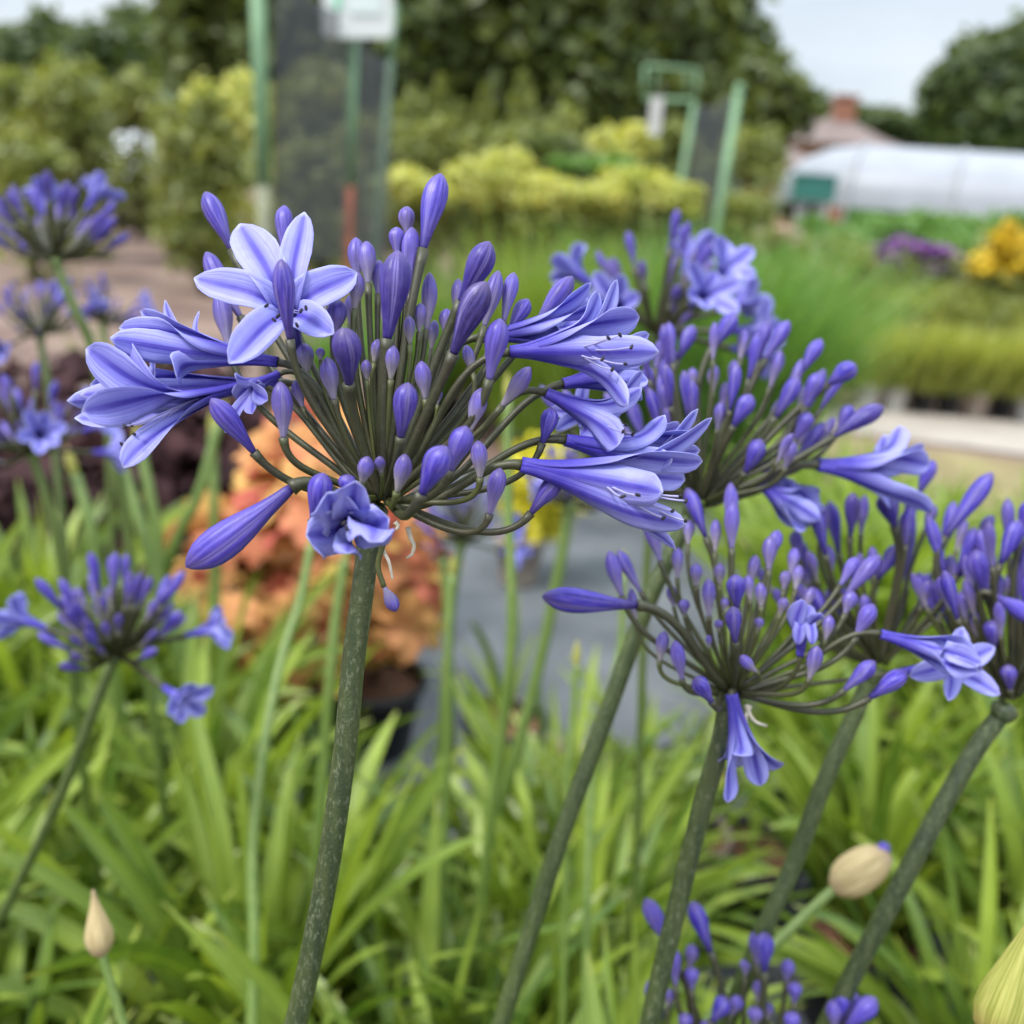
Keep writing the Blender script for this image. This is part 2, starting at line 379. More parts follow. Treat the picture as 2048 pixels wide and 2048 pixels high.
def sheet(name, pts, z, m, sub=1):
    mb = MB(); q = np.array([[p[0], p[1], z] for p in pts], float)[None]; mb.quads(q)
    o = mb.build(name, m, smooth=False); tag(o, None, None, kind='structure'); return o
sheet('ground', [(-400, -20), (400, -20), (400, 500), (-400, 500)], 0.0, M_ground)
def gq(ps): return [G(*p) for p in ps]
sheet('lawn', [(-200, 22), (200, 22), (200, 400), (-200, 400)], .004, M_lawn)
sheet('fabric_ground_cover', [(-1.6, -1.0), (2.1, -1.0), (1.3, 4.3), (-.45, 4.1)], .004, M_fab)
vg = gq([(1450, 845), (2400, 975), (2500, 1250), (1450, 1100)])
sheet('verge', vg[::-1], .008, M_verge)
gp = gq([(1450, 835), (2400, 960), (2400, 880), (1450, 796)])
sheet('gravel_path', gp, .012, M_gravel)
hl = MB()
xs = np.linspace(-320, 320, 60)
hz_ = 5+3*np.sin(xs/60.0)+2*np.sin(xs/23.0+1)
top = np.stack([xs, np.full(60, 330.0), hz_], 1); mid = np.stack([xs, np.full(60, 300.0), hz_*.4], 1); bot = np.stack([xs, np.full(60, 270.0), np.full(60, -1.0)], 1)
hl.grid(np.stack([bot, mid, top]), np.linspace(0, 1, 60), [0, .5, 1])
tag(hl.build('hills', M_leaffar), None, None, kind='structure')

# ------------------------------------------------------------------ foliage tools
def cloud(mb, c, rad, n, size, shell=.5, squash=.6, pr=None, up=.3):
    d = rng.normal(size=(n, 3)); d /= np.linalg.norm(d, axis=1, keepdims=True)
    rr = shell+(1-shell)*rng.random(n)**.7*1.12; rr = np.where(rng.random(n) < .12, rr*1.18, rr)
    # lumpy outline
    k = rng.normal(size=(7, 3)); ph = rng.random(7)*6
    lump = 1+.16*np.sin((d @ k.T)*3+ph).mean(1)*2.0
    c = np.asarray(c, float); rad = np.asarray(rad, float)
    p = c+d*rr[:, None]*lump[:, None]*rad
    a = rng.normal(size=(n, 3)); a /= np.linalg.norm(a, axis=1, keepdims=True)
    nn = d*.6+rng.normal(size=(n, 3))*.7+np.array([0, 0, up]); nn /= np.linalg.norm(nn, axis=1, keepdims=True)
    a = a-nn*(a*nn).sum(1, keepdims=True); a /= np.linalg.norm(a, axis=1, keepdims=True); b = np.cross(nn, a)
    s = size*(.6+.8*rng.random(n))[:, None]
    V4 = np.stack([p-a*s*.5, p-b*s*squash*.5+nn*s*.08, p+a*s*.5, p+b*s*squash*.5+nn*s*.08], 1)
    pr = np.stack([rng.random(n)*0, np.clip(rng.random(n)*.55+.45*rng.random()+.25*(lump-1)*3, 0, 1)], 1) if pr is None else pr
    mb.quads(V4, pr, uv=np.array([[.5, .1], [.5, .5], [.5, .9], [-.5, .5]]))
def limbs(mb, base, top, r, clumps):
    base = np.asarray(base, float); top = np.asarray(top, float)
    mb.tube([base, base*.7+top*.3+[r*.3, 0, 0], base*.35+top*.65, top], [r*1.25, r, r*.8, r*.45], 10)
    for c in clumps:
        c = np.asarray(c, float); s = base+(top-base)*random.uniform(.35, .95)
        mb.tube([s, s*.5+c*.5+[0, 0, .12*np.linalg.norm(c-s)], c], [r*.4, r*.25, r*.08], 6)
def tree(name, label, Y, ells, n, size, m, trunk_px, thick=.8, group='trees behind the nursery', tr=.3):
    """ells: (px, py, rx, ry) in photograph pixels at distance Y"""
    k = Y/F/math.cos(PITCH)
    b = at(trunk_px, 400, Y); b[2] = 0
    t = thing(name, b, label, 'tree', group)
    mb = MB(); cs = []
    tot = sum(e[2]*e[3] for e in ells)
    for e in ells:
        c = at(e[0], e[1], Y+random.uniform(-.8, .8)); cs.append(c)
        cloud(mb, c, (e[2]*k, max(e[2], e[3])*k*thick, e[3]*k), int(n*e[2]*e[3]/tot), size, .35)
    mb.build('crown', m, t, smooth=False)
    tm = MB(); tp = b.copy(); tp[2] = max(c[2] for c in cs)*.8; tp[0] += .3
    limbs(tm, b, tp, tr, cs); tm.build('trunk', M_bark, t)
    return t
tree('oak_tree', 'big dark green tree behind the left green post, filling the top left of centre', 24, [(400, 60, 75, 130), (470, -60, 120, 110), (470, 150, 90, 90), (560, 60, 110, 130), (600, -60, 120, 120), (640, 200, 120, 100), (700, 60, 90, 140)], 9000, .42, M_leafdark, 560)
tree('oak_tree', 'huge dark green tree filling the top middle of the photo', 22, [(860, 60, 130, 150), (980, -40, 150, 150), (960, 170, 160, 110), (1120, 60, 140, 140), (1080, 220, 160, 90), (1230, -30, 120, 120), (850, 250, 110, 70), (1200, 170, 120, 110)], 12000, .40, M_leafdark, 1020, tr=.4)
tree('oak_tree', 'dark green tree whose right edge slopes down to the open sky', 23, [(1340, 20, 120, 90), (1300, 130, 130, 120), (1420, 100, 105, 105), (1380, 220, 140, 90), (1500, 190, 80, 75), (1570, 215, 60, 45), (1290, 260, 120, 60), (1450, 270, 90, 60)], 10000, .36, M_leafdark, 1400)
tree('round_tree', 'small round tree at the far left edge of the tree line', 40, [(40, 125, 60, 55), (100, 105, 60, 60), (135, 150, 70, 60), (20, 165, 60, 50)], 4000, .55, M_leaffar, 90)
tree('round_tree', 'pointed bushy tree between the far left trees and the big oak', 38, [(215, 120, 65, 55), (262, 85, 45, 60), (300, 120, 65, 60), (345, 150, 60, 60), (190, 165, 80, 45)], 5000, .5, M_leaffar, 260)
tree('lime_tree', 'dark rounded tree above the polytunnel at the right edge', 34, [(1905, 200, 60, 65), (1960, 150, 70, 62), (2040, 130, 90, 65), (2080, 220, 110, 80), (1975, 240, 80, 50), (2140, 160, 90, 80)], 7000, .5, M_leaffar, 2030)
tree('round_tree', 'low dark tree on the skyline beside the brick chimney', 52, [(1740, 240, 50, 22), (1800, 252, 60, 22), (1600, 215, 50, 26), (1850, 262, 50, 20)], 2600, .6, M_leaffar, 1780)
# far hedge closing the skyline low down
def bush(name, label, cat, px, py, Y, rx, ry, n, size, m, group=None, stems=True, extra=None, thick=.8, base_z=0, zt=None, fillg=True):
    k = Y/F/math.cos(PITCH); c = at(px, py, Y)
    t = thing(name, (c[0], c[1], base_z), label, cat, group)
    mb = MB()
    nb = 14; zt_ = c[2]+ry*k
    for i in range(nb):
        a = i*2.4+random.random(); q = random.random()**.6; rs = random.uniform(.30, .55)
        zz = c[2]+random.uniform(-.75, .72)*ry*k*(1-.25*q)
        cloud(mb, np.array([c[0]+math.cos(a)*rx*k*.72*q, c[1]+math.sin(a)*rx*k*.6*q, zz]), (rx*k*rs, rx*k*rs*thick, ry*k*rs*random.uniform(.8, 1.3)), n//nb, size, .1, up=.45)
    low = c[2]-ry*k*.8
    if fillg and low > .25:
        for j in range(5):
            a = j*1.3; cloud(mb, np.array([c[0]+math.cos(a)*rx*k*.4, c[1]+math.sin(a)*rx*k*.4, low*(.25+.6*j/5)]), (rx*k*.6, rx*k*.55*thick, max(.12, low*.35)), n//12, size, .1)
    mb.build('foliage', m, t, smooth=False)
    if stems:
        tm = MB()
        for i in range(5):
            a = random.random()*6.28; q = c+np.array([math.cos(a)*rx*k*.4, math.sin(a)*rx*k*.3, 0])
            tm.tube([(c[0]+.02*math.cos(a), c[1]+.02*math.sin(a), base_z), (c[0]*.5+q[0]*.5, c[1]*.5+q[1]*.5, base_z*.4+q[2]*.6), q], [.02*Y/8, .014*Y/8, .006], 6)
        tm.build('stem', M_bark, t)
    if extra:
        em, cnt, sz, pn = extra; eb = MB()
        for i in range(9): cloud(eb, c+np.array([random.uniform(-.8, .8)*rx*k, random.uniform(-.4, .1)*rx*k, ry*k*random.uniform(-.1, 1.0)]), (rx*k*.27, rx*k*.27, ry*k*random.uniform(.15, .4)), cnt//9, sz, .2, .9, up=.8)
        eb.build(pn, em, t, smooth=False)['kind'] = 'stuff'
    return t
SH = 'shrubs in the left middle distance'
bush('shrub', 'olive green shrub at the left edge under the small round tree', 'shrub', 40, 230, 13, 90, 75, 1500, .16, M_shrub, SH)
bush('shrub', 'yellowish shrub standing left of the white car', 'shrub', 130, 250, 11, 85, 95, 1700, .13, M_shrub, SH)
bush('shrub', 'loose yellow green shrub above the white car', 'shrub', 265, 205, 14, 75, 55, 900, .15, M_shrub, SH)
bush('shrub', 'dense green shrub between the white car and the left green post', 'shrub', 400, 290, 9, 90, 105, 1800, .11, M_shrub, SH)
bush('golden_shrub', 'tall golden topped shrub touching the left green post', 'shrub', 455, 225, 10, 70, 85, 1300, .12, M_gold, SH)
bush('shrub', 'low green shrub behind the blurred flower head at the left edge', 'shrub', 50, 330, 9, 90, 55, 900, .11, M_shrub, SH)
bush('shrub', 'dull shrub seen through the left netting', 'shrub', 610, 250, 12, 110, 110, 1800, .15, M_shrub, SH)
bush('shrub', 'low shrub at the foot of the netting between the green posts', 'shrub', 640, 350, 10, 110, 50, 900, .12, M_shrub, SH)
CON = 'young conifers in front of the big trees'
def conifer(label, px, pyt, pyb, Y, wpx, m=M_shrub):
    k = Y/F/math.cos(PITCH); top_ = at(px, pyt, Y); bot_ = at(px, pyb, Y); b = (bot_[0], bot_[1], 0)
    t = thing('conifer', b, label, 'conifer', CON); mb = MB()
    for i in range(9):
        s = i/8; c = bot_*(1-s)+top_*s; r = wpx*k*(1-.85*s)
        cloud(mb, c, (r, r, (pyb-pyt)*k/9), 150, .10*Y/10, .3, .4)
    mb.build('foliage', m, t, smooth=False); tm = MB(); tm.tube([b, top_], [.05, .01], 6); tm.build('trunk', M_bark, t)
conifer('pale conifer nearest the white sign, first of the row', 880, 175, 330, 12, 48)
conifer('narrow yellowish conifer second in the row of young conifers', 970, 190, 330, 12.4, 36)
conifer('tallest pointed conifer in the middle of the row', 1045, 165, 330, 12, 52)
conifer('small conifer left of the yellow topped sapling', 920, 220, 340, 13, 44)
bush('sapling', 'small golden leaved sapling below the green tubular frame', 'sapling', 1250, 285, 10, 62, 32, 500, .10, M_gold)
bush('shrub', 'round light green shrub in front of the dark tree', 'shrub', 1130, 255, 13, 38, 45, 500, .11, M_shrub)
bush('shrub', 'dull olive shrub right of the netting under the white sign', 'shrub', 830, 290, 11, 60, 60, 900, .11, M_shrub)
bush('shrub', 'green bush at the foot of the dark tree beside the roof', 'shrub', 1500, 310, 16, 80, 45, 1200, .16, M_shrub)
bush('shrub', 'low dark shrub behind the golden hedge', 'shrub', 1160, 315, 11, 140, 32, 1200, .12, M_leafdark)
bush('shrub', 'long dark green bank beneath the big trees', 'shrub', 1000, 335, 17, 420, 60, 3200, .22, M_leafdark)
GH = 'golden shrubs in a row on the bench'
def gold(label, px, py, Y, rx, ry):
    t = bush('golden_shrub', label, 'shrub', px, py, Y, rx*1.05, ry*1.05, 2200, .05, M_gold, GH, thick=1, fillg=False)
    k = Y/F; c = at(px, py, Y); mb = MB(); cloud(mb, c-np.array([0, -.06, ry*k*1.2]), (rx*k*.95, rx*k*.7, ry*k*.9), 700, .06, .3)
    mb.build('lower_foliage', M_shrub, t, smooth=False)
for i, (px, py, rx, ry, lb) in enumerate([(835, 372, 62, 42, 'golden shrub just right of the netting, first of the row'), (930, 372, 64, 46, 'golden shrub behind the topmost purple bud'),
        (1010, 366, 62, 50, 'brightest tallest golden shrub, near the middle of the row'), (1095, 385, 66, 46, 'golden shrub above the lime green grass'),
        (1185, 392, 66, 46, 'lime golden shrub right of the brightest one'), (1275, 382, 66, 42, 'greener shrub fifth along the golden row'), (1350, 385, 58, 40, 'green shrub at the right end of the row by the right netting')]):
    gold(lb, px, py+[6, -4, -8, 6, 10, -2, 8][i], 6.6+.35*(i % 3), rx*[1, .9, 1.1, .85, 1, 1.1, .9][i], ry*[.8, 1, 1.15, .85, .75, 1.05, .9][i])

# ------------------------------------------------------------------ grasses and potted plants
def pot(mb_parent, c, r, h, m=None):
    c = np.asarray(c, float); mb = MB()
    mb.lathe(c, [(0, .0), (r*.76, 0), (r*.78, .004), (r*.97, h*.86), (r*1.06, h*.865), (r*1.08, h*.9), (r*1.07, h), (r*.99, h), (r*.96, h*.86), (r*.9, h*.7)], 24)
    o = mb.build('pot', m or M_pot, mb_parent)
    sm = MB(); sm.lathe(c+[0, 0, h*.84], [(r*.99, -.004), (r*.9, 0), (r*.5, .006), (0, .008)], 20); sm.build('soil', M_soil, o)
    return o
def tuft(mb, c, n, hgt, spread, wd, lean=.5):
    c = np.asarray(c, float)
    for i in range(n):
        a = random.random()*6.28; e = random.random()**.6; d = np.array([math.cos(a), math.sin(a), 0])
        h = hgt*random.uniform(.6, 1.1); l = lean*e*h
        b = c+d*spread*.35*random.random(); s = np.linspace(0, 1, 4)[:, None]
        p = b+d*spread*.3*s*e+d*l*s**2.2+np.array([0, 0, h])*(s-.18*e*s**2)
        sd = np.cross(d, [0, 0, 1]); sd = nrm(sd*math.cos(a*3)+d*math.sin(a*3)); ww = wd*np.array([.7, 1, .7, .08])[:, None]
        mb.grid(np.stack([p-sd*ww, p+sd*ww], 1), [-.5, .5], [0, .4, .7, 1], (0, random.random()))
def grass_plant(name, label, cat, loc, m, n, hgt, spread, wd, group=None, potr=.1, pm=None, ph=.18, lean=.5):
    t = thing(name, loc, label, cat, group); mb = MB()
    pot(t, loc, potr, ph, pm)
    tuft(mb, np.asarray(loc)+[0, 0, ph*.85], n, hgt, spread, wd, lean); mb.build('foliage', m, t); return t
def gpt(px, Y):
    q = at(px, 500, Y); return np.array([q[0], q[1], 0.012])
# lime grass behind hero's right side
for i, (px, Y, lb) in enumerate([(1095, 4.2, 'lime green grass clump left of the others, above the hero flower buds'), (1170, 4.0, 'lime green grass clump behind the right-hand open flowers'), (1060, 4.6, 'pale lime grass behind the tallest dark buds')]):
    grass_plant('grass_clump', lb, 'grass clump', gpt(px, Y), M_lime, 380, .92, .42, .006, 'lime grass clumps', lean=.35)
for i, (px, Y, lb) in enumerate([(1400, 4.0, 'mid green grass clump right behind the blurred pale flowers'), (1490, 3.9, 'tall mid green grass clump in the middle of the green group'), (1590, 4.1, 'mid green grass clump at the right end of the green group'), (1460, 4.5, 'mid green grass clump at the back of the green group')]):
    grass_plant('grass_clump', lb, 'grass clump', gpt(px, Y), M_grassdk, 620, .98, .55, .005, 'mid green grass clumps', lean=.5)
for i, (px, Y) in enumerate([(820, 5.3), (900, 5.0), (985, 5.4), (1075, 5.1), (1160, 5.4), (1250, 5.0), (1340, 5.3)]):
    grass_plant('grass_clump', ['grass clump under the first golden shrub', 'grass clump under the second golden shrub', 'grass clump under the tallest golden shrub', 'grass clump behind the lime grass', 'grass clump under the limest golden shrub', 'grass clump behind the pale blurred flower head', 'grass clump under the greener golden shrub'][i], 'grass clump', gpt(px, Y), [M_grassdk, M_lime][i % 2], 300, .66, .5, .006, 'grass clumps under the golden shrubs', lean=.5)
for px, Y, lb in [(660, 4.2, 'bluish green grass clump behind the large open flower'), (860, 4.6, 'grey green grass clump below the golden shrubs')]:
    grass_plant('grass_clump', lb, 'grass clump', gpt(px, Y), M_grassdk, 200, .55, .26, .006, 'grass clumps behind the flower head', lean=.35)
# row of pots by the path with yellow green grasses
def row(px0, py0, Y):
    return at(px0, py0, Y)
prow = [(1640, M_pot, 'black pot'), (1728, M_white, 'white labelled pot'), (1784, M_white, 'white pot'), (1840, M_pot, 'black pot'), (1892, M_pot, 'black pot'), (1945, M_beige, 'cream pot'), (1998, M_pot, 'black pot'), (2046, M_white, 'white pot')]
names = ['leftmost black pot of yellow grass in the row by the path', 'first white pot of yellow grass in the row by the path', 'second white pot of yellow grass, right against the first white pot',
         'black pot of yellow grass just right of the two white pots', 'black pot of reddish based grass left of the cream pot', 'cream coloured pot of yellow grass in the row by the path',
         'black pot of grass right of the cream pot', 'white pot of grass at the right edge of the photo']
for (px, m, _), lb in zip(prow, names):
    g = G(px, 812+(px-1700)*.075, .012)
    grass_plant('potted_grass', lb, 'potted grass', g, M_ygrass, 240, .46, .30, .007, 'potted grasses along the path', .078, m, .15, .55)
for j, (px, dy) in enumerate([(1690, .5), (1770, .55), (1860, .5), (1950, .55), (2030, .5)]):
    g = G(px, 800+(px-1700)*.06, .012)+np.array([dy*.3, dy, 0])
    grass_plant('potted_grass', ['yellow green grass behind the two leftmost pots', 'yellow green grass behind the white pots', 'yellow green grass behind the black pots', 'yellow green grass behind the cream pot', 'yellow green grass behind the last pots at the right edge'][j],
                'potted grass', g, M_ygrass, 260, .62, .4, .006, 'grasses in the second row', .1, M_pot, .17, .45)
bush('flowering_shrub', 'bush with purple flowers beyond the path', 'flowering plant', 1840, 560, 7.6, 105, 60, 1500, .05, M_shrub, 'flowering plants beyond the path', extra=(M_violet, 1300, .06, 'flowers'))
bush('flowering_shrub', 'clump of tall yellow flowers at the right edge', 'flowering plant', 2010, 555, 7.0, 80, 95, 1300, .05, M_shrub, 'flowering plants beyond the path', extra=(M_yel, 1500, .06, 'flowers'))
bush('flowering_shrub', 'low plant with pale pink flowers left of the purple ones', 'flowering plant', 1560, 490, 8.6, 60, 30, 500, .06, M_shrub, 'flowering plants beyond the path', extra=(M_pink, 90, .05, 'flowers'))
bush('shrub', 'olive bush between the green grass and the purple flowers', 'shrub', 1710, 560, 7.0, 90, 60, 1300, .05, M_shrub, 'bushes beyond the path')
bush('shrub', 'brownish bush beneath the yellow flowers', 'shrub', 1960, 620, 6.8, 110, 50, 1300, .05, M_shrub, 'bushes beyond the path')
bush('shrub', 'dark bush below the polytunnel behind the purple flowers', 'shrub', 1880, 462, 10, 130, 38, 1400, .09, M_grassdk, 'bushes beyond the path')
bush('shrub', 'dark bush below the left end of the polytunnel', 'shrub', 1700, 470, 10.5, 100, 40, 1200, .09, M_grassdk, 'bushes beyond the path')
bush('shrub', 'dark bush under the polytunnel at the right edge', 'shrub', 2040, 455, 11, 80, 36, 900, .09, M_grassdk, 'bushes beyond the path')
bush('shrub', 'pale green bush between the right netting and the teal box', 'shrub', 1500, 440, 9.5, 70, 45, 900, .08, M_shrub, 'bushes beyond the path')
for i, (px, py, Y, rx, ry, m) in enumerate([(1600, 560, 5.6, 60, 45, M_shrub), (1760, 520, 8.2, 70, 40, M_grassdk), (1680, 510, 9, 60, 35, M_shrub), (1920, 610, 6.9, 50, 36, M_shrub), (1800, 640, 6.6, 70, 30, M_shrub), (1560, 545, 8, 60, 50, M_grassdk)]):
    bush('shrub', ['olive bush just right of the green grass mound', 'small green bush left of the purple flowers', 'pale bush behind the olive bush', 'green bush between the purple and the yellow flowers', 'low loose bush in front of the purple flowers', 'green bush behind the grass mound'][i], 'shrub', px, py, Y, rx, ry, 900, .05, m, 'bushes beyond the path')
for i, (px, py, Y, rx, ry, m) in enumerate([(820, 250, 11.5, 60, 60, M_shrub), (1000, 290, 11, 80, 36, M_shrub), (1090, 285, 11.6, 60, 36, M_shrub), (1340, 290, 10.5, 60, 45, M_shrub), (1200, 330, 9.5, 80, 18, M_grassdk), (720, 300, 11, 60, 60, M_shrub), (330, 250, 12, 40, 35, M_shrub), (60, 175, 15, 50, 28, M_shrub), (190, 205, 15, 40, 28, M_shrub)]):
    bush('shrub', ['light green shrub behind the first golden shrub', 'olive shrub at the feet of the young conifers', 'pale green shrub right of the conifers', 'light shrub under the tubular frame', 'low dark shrub before the big trees', 'pale shrub seen through the right part of the netting', 'pale shrub right of the white car', 'pale topped shrub at the far left', 'pale topped shrub beside the far left one'][i], 'shrub', px, py, Y, rx, ry, 900, .09, m, SH if i > 4 else CON)
# lime plant at left behind the far flowers
grass_plant('grass_clump', 'lime green leafy clump behind the left blurred flower heads', 'grass clump', gpt(235, 3.9), M_lime, 150, .42, .26, .010, None, lean=.35)

# ------------------------------------------------------------------ structures far away
def post(label, p0, p1, Y, r_, m=M_green, low=None, name='fence_post', group='green posts'):
    r = r_*.8; a = at(*p0, Y); b = at(*p1, Y)
    d = b-a; b2 = b.copy()
    if d[2] != 0: b2 = a+d*((0.0-a[2])/d[2])
    t = thing(name, (b2[0], b2[1], 0), label, 'post', group)
    mb = MB(); e = b if low is not None else b2; mb.tube([a, (a+e)/2, e], r, 12); mb.build('post_shaft', m, t)
    if low is not None:
        mb = MB(); mb.tube([b, b2], r*1.05, 12); mb.build('post_foot', low, t)
    cb = MB(); cb.lathe(a, [(r*1.15, -.01), (r*1.15, .01), (r*.6, .03), (0, .033)], 12); cb.build('post_cap', m, t)
    return t
post('thick green post left of the netting', (513, -90), (527, 372), 5.0, .044, low=M_postrefl)  # lower end coloured pale to imitate a reflection
post('green post with a rusty red foot in the middle of the netting', (708, 40), (700, 372), 5.6, .030, low=M_rust)
post('short green post at the right side of the white sign', (790, 20), (782, 120), 6.2, .024, low=M_green)
post('leaning green post holding the right netting', (1478, 178), (1428, 480), 6.4, .031)
def net(label, q, group='black shade nettings'):
    pts = [at(x, y, Y) for x, y, Y in q]; n = 14; mb = MB()
    a, b, c, d = pts; u = np.linspace(0, 1, n)
    Gd = np.array([[a*(1-s)*(1-t_)+b*s*(1-t_)+c*s*t_+d*(1-s)*t_+np.array([0, .012*math.sin(s*17+t_*3), -.05*math.sin(s*3.14)*(1-t_)]) for s in u] for t_ in u])
    mb.grid(Gd, u, u); o = mb.build('shade_netting', M_net, thick=.002); tag(o, label, 'netting', group); return o
net('black netting panel between the two left green posts', [(545, -80, 5.05), (706, 30, 5.6), (700, 520, 5.6), (548, 520, 5.05)])
net('narrow black netting panel right of the rusty footed post', [(712, 62, 5.65), (788, 118, 6.1), (775, 520, 6.1), (704, 520, 5.65)])
net('black netting panel hanging left of the leaning green post', [(1392, 205, 7.6), (1466, 188, 6.45), (1415, 540, 6.45), (1358, 540, 7.6)])
# white sign
t = thing('sign_board', at(697, 30, 5.5), 'white sign board with a green emblem fixed on the green posts', 'sign')
k = 5.5/F/math.cos(PITCH)
def rquad(px0, py0, px1, py1, Y, th, rad_px=12):
    """rounded board facing the camera, real thickness"""
    cs = []
    for cx, cy, a0 in ((px1-rad_px, py0+rad_px, -90), (px1-rad_px, py1-rad_px, 0), (px0+rad_px, py1-rad_px, 90), (px0+rad_px, py0+rad_px, 180)):
        for i in range(5):
            a = R_(a0+i*22.5); cs.append((cx+rad_px*math.cos(a), cy+rad_px*math.sin(a)))
    fr = np.array([at(x, y, Y) for x, y in cs]); bk = fr+np.array([0, th, 0]); c = fr.mean(0)
    mb = MB(); mb.grid(np.stack([np.repeat(c[None], 20, 0), fr, bk, np.repeat((c+[0, th, 0])[None], 20, 0)]), np.arange(21)/20, [0, .3, .6, 1], wrap=True)
    return mb
rquad(645, -110, 786, 76, 5.5, .02, 16).build('board', M_sign, t, smooth=False)
rquad(668, -18, 682, 20, 5.492, .004, 6).build('emblem', M_signg, t, smooth=False)
rquad(698, -20, 762, 28, 5.492, .004, 3).build('printed_panel', M_signp, t, smooth=False)
# green tubular frame on the right
t = thing('tubular_frame', at(1395, 300, 9)*[1, 1, 0], 'green tubular frame with a white strip hanging under it', 'frame')
mb = MB(); Y = 9
for a, b, r in (((1290, 132), (1395, 140), .022), ((1290, 132), (1287, 198), .022), ((1287, 198), (1388, 202), .03), ((1395, 140), (1390, 205), .02), ((1312, 142), (1310, 192), .012), ((1375, 146), (1372, 196), .012)):
    mb.tube([at(*a, Y), at(*b, Y)], r*.7, 8)
g = at(1390, 205, Y); mb.tube([g, (g[0]-.12, g[1], 0)], .024, 8); mb.build('tubes', M_green, t)
mb = MB(); mb.box(at(1311, 232, Y-.06), (.1, .02, .30)); mb.build('hanging_strip', M_white, t, smooth=False)
# polytunnel
pa = at(1691, 414, 24); pr_ = at(2048, 445, 22.5); ax = nrm((pr_-pa)*[1, 1, 0]); ridge_h = at(1690, 286, 25.8)[2]; eav = pa[2]
pp = np.array([-ax[1], ax[0], 0]); WID = 4.2
t = thing('polytunnel', (pa[0], pa[1], 0), 'white film covered polytunnel greenhouse at the right', 'polytunnel')
mb = MB(); hb = MB(); rows = []
def hoop(o_, k_=1.0, n=15):
    out_ = [o_+pp*0+np.array([0, 0, -o_[2]])]
    for i in range(n):
        a = math.pi*i/(n-1); out_.append(np.array([o_[0], o_[1], 0])+pp*(WID/2-WID/2*math.cos(a)*k_)+np.array([0, 0, eav+(ridge_h-eav)*math.sin(a)**.8*k_]))
    out_.append(np.array([o_[0], o_[1], 0])+pp*WID); return out_
for i in range(9): rows.append(hoop(pa*[1, 1, 0]+ax*i*2.2+[0, 0, eav]))
Gd = np.array(rows); mb.grid(Gd[:, 1:-1], np.linspace(0, 1, 15), np.linspace(0, 1, 9)); mb.build('film_cover', M_film, t)
for i in range(9): hb.tube(np.array(rows[i])+[0, 0, .03]-pp*.02, .05, 6)
hb.build('hoops', M_grey, t)
mb = MB(); h0 = np.array(rows[0])[1:-1]; cen = h0.mean(0); cen = np.array([cen[0], cen[1], eav])
lev = [h0]
for s in (.35, .65, .85, 1.0):
    q = h0.copy(); cb_ = math.sqrt(max(0, 1-s*s)); q = cen+(h0-cen)*max(cb_, .02)-ax*s*2.0; q[:, 2] = eav+(h0[:, 2]-eav)*max(cb_, .02); lev.append(q)
mb.grid(np.array(lev), np.linspace(0, 1, 15), np.linspace(0, 1, 5)); mb.build('end_cover', M_film, t)
mb = MB(); e0 = pa*[1, 1, 0]; e1 = e0+ax*17.6
mb.box((e0+e1)/2+[0, 0, eav/2], (17.6, .06, eav), M=[[ax[0], pp[0], 0], [ax[1], pp[1], 0], [0, 0, 1]]); mb.build('side_wall', M_grassdk, t, smooth=False)
# teal box on legs
t = thing('storage_box', at(1625, 430, 15)*[1, 1, 0], 'teal green box on grey legs before the polytunnel end', 'box'); c = at(1627, 378, 15)
mb = MB(); mb.box(c, (.52, .4, .32)); mb.box(c+[0, 0, .18], (.56, .44, .04)); mb.build('box_body', M_teal, t, smooth=False)
for dx in (-.13, .13):
    mb = MB(); mb.box((c[0]+dx, c[1], (c[2]-.17)/2), (.13, .13, c[2]-.17)); mb.build('leg', M_grey, t, smooth=False)
# houses
def house(label, pxl, pxr, py_eave, py_ridge, Y, wall, chim=None, hip=.3):
    a = at(pxl, py_eave, Y); b = at(pxr, py_eave, Y); z = (a[2]+b[2])/2; rz = at((pxl+pxr)/2, py_ridge, Y)[2]; D = 7
    t = thing('house', ((a[0]+b[0])/2, Y+D/2, 0), label, 'house', 'houses behind the nursery')
    mb = MB(); mb.box(((a[0]+b[0])/2, Y+D/2, z/2), (b[0]-a[0], D, z)); mb.build('wall', wall, t, smooth=False)
    mb = MB(); o = .3; x0, x1 = a[0]-o, b[0]+o; h = hip*(x1-x0); m_ = Y+D/2; e = z-.05
    q = lambda *p: np.array(p, float)
    A, B, C_, D_ = q(x0, Y-o, e), q(x1, Y-o, e), q(x1, Y+D+o, e), q(x0, Y+D+o, e); R1, R2 = q(x0+h, m_, rz), q(x1-h, m_, rz)
    mb.quads(np.array([[A, B, R2, R1], [C_, D_, R1, R2], [B, C_, (C_+R2)/2, R2], [D_, A, (A+R1)/2, R1]])); rf = mb.build('roof', M_roof, t, smooth=False)
    if chim:
        c = at(*chim, m_-.3); mb = MB(); mb.box((c[0], c[1], (c[2]+rz-1)/2), (.9, .8, c[2]-rz+1)); mb.box((c[0], c[1], c[2]+.05), (1.05, .95, .14)); mb.build('chimney', M_brick, rf, smooth=False)
    for i in range(3):
        xx = a[0]+(b[0]-a[0])*(i+.5)/3; mb = MB(); mb.box((xx, Y-.02, z*.55), (1.1, .08, 1.2)); wn = mb.build('window', M_white, t, smooth=False)
        mb = MB(); mb.box((xx, Y-.05, z*.55), (.9, .06, 1.0)); mb.build('pane', M_glass, wn, smooth=False)
house('brown roofed house with a brick chimney on the skyline', 1560, 1790, 285, 222, 46, M_brick, (1692, 196))
house('low brown roof partly hidden by the polytunnel', 1860, 1960, 295, 262, 52, M_brick)
house('small brick outbuilding touching the left end of the polytunnel', 1585, 1640, 330, 288, 31, M_brick)
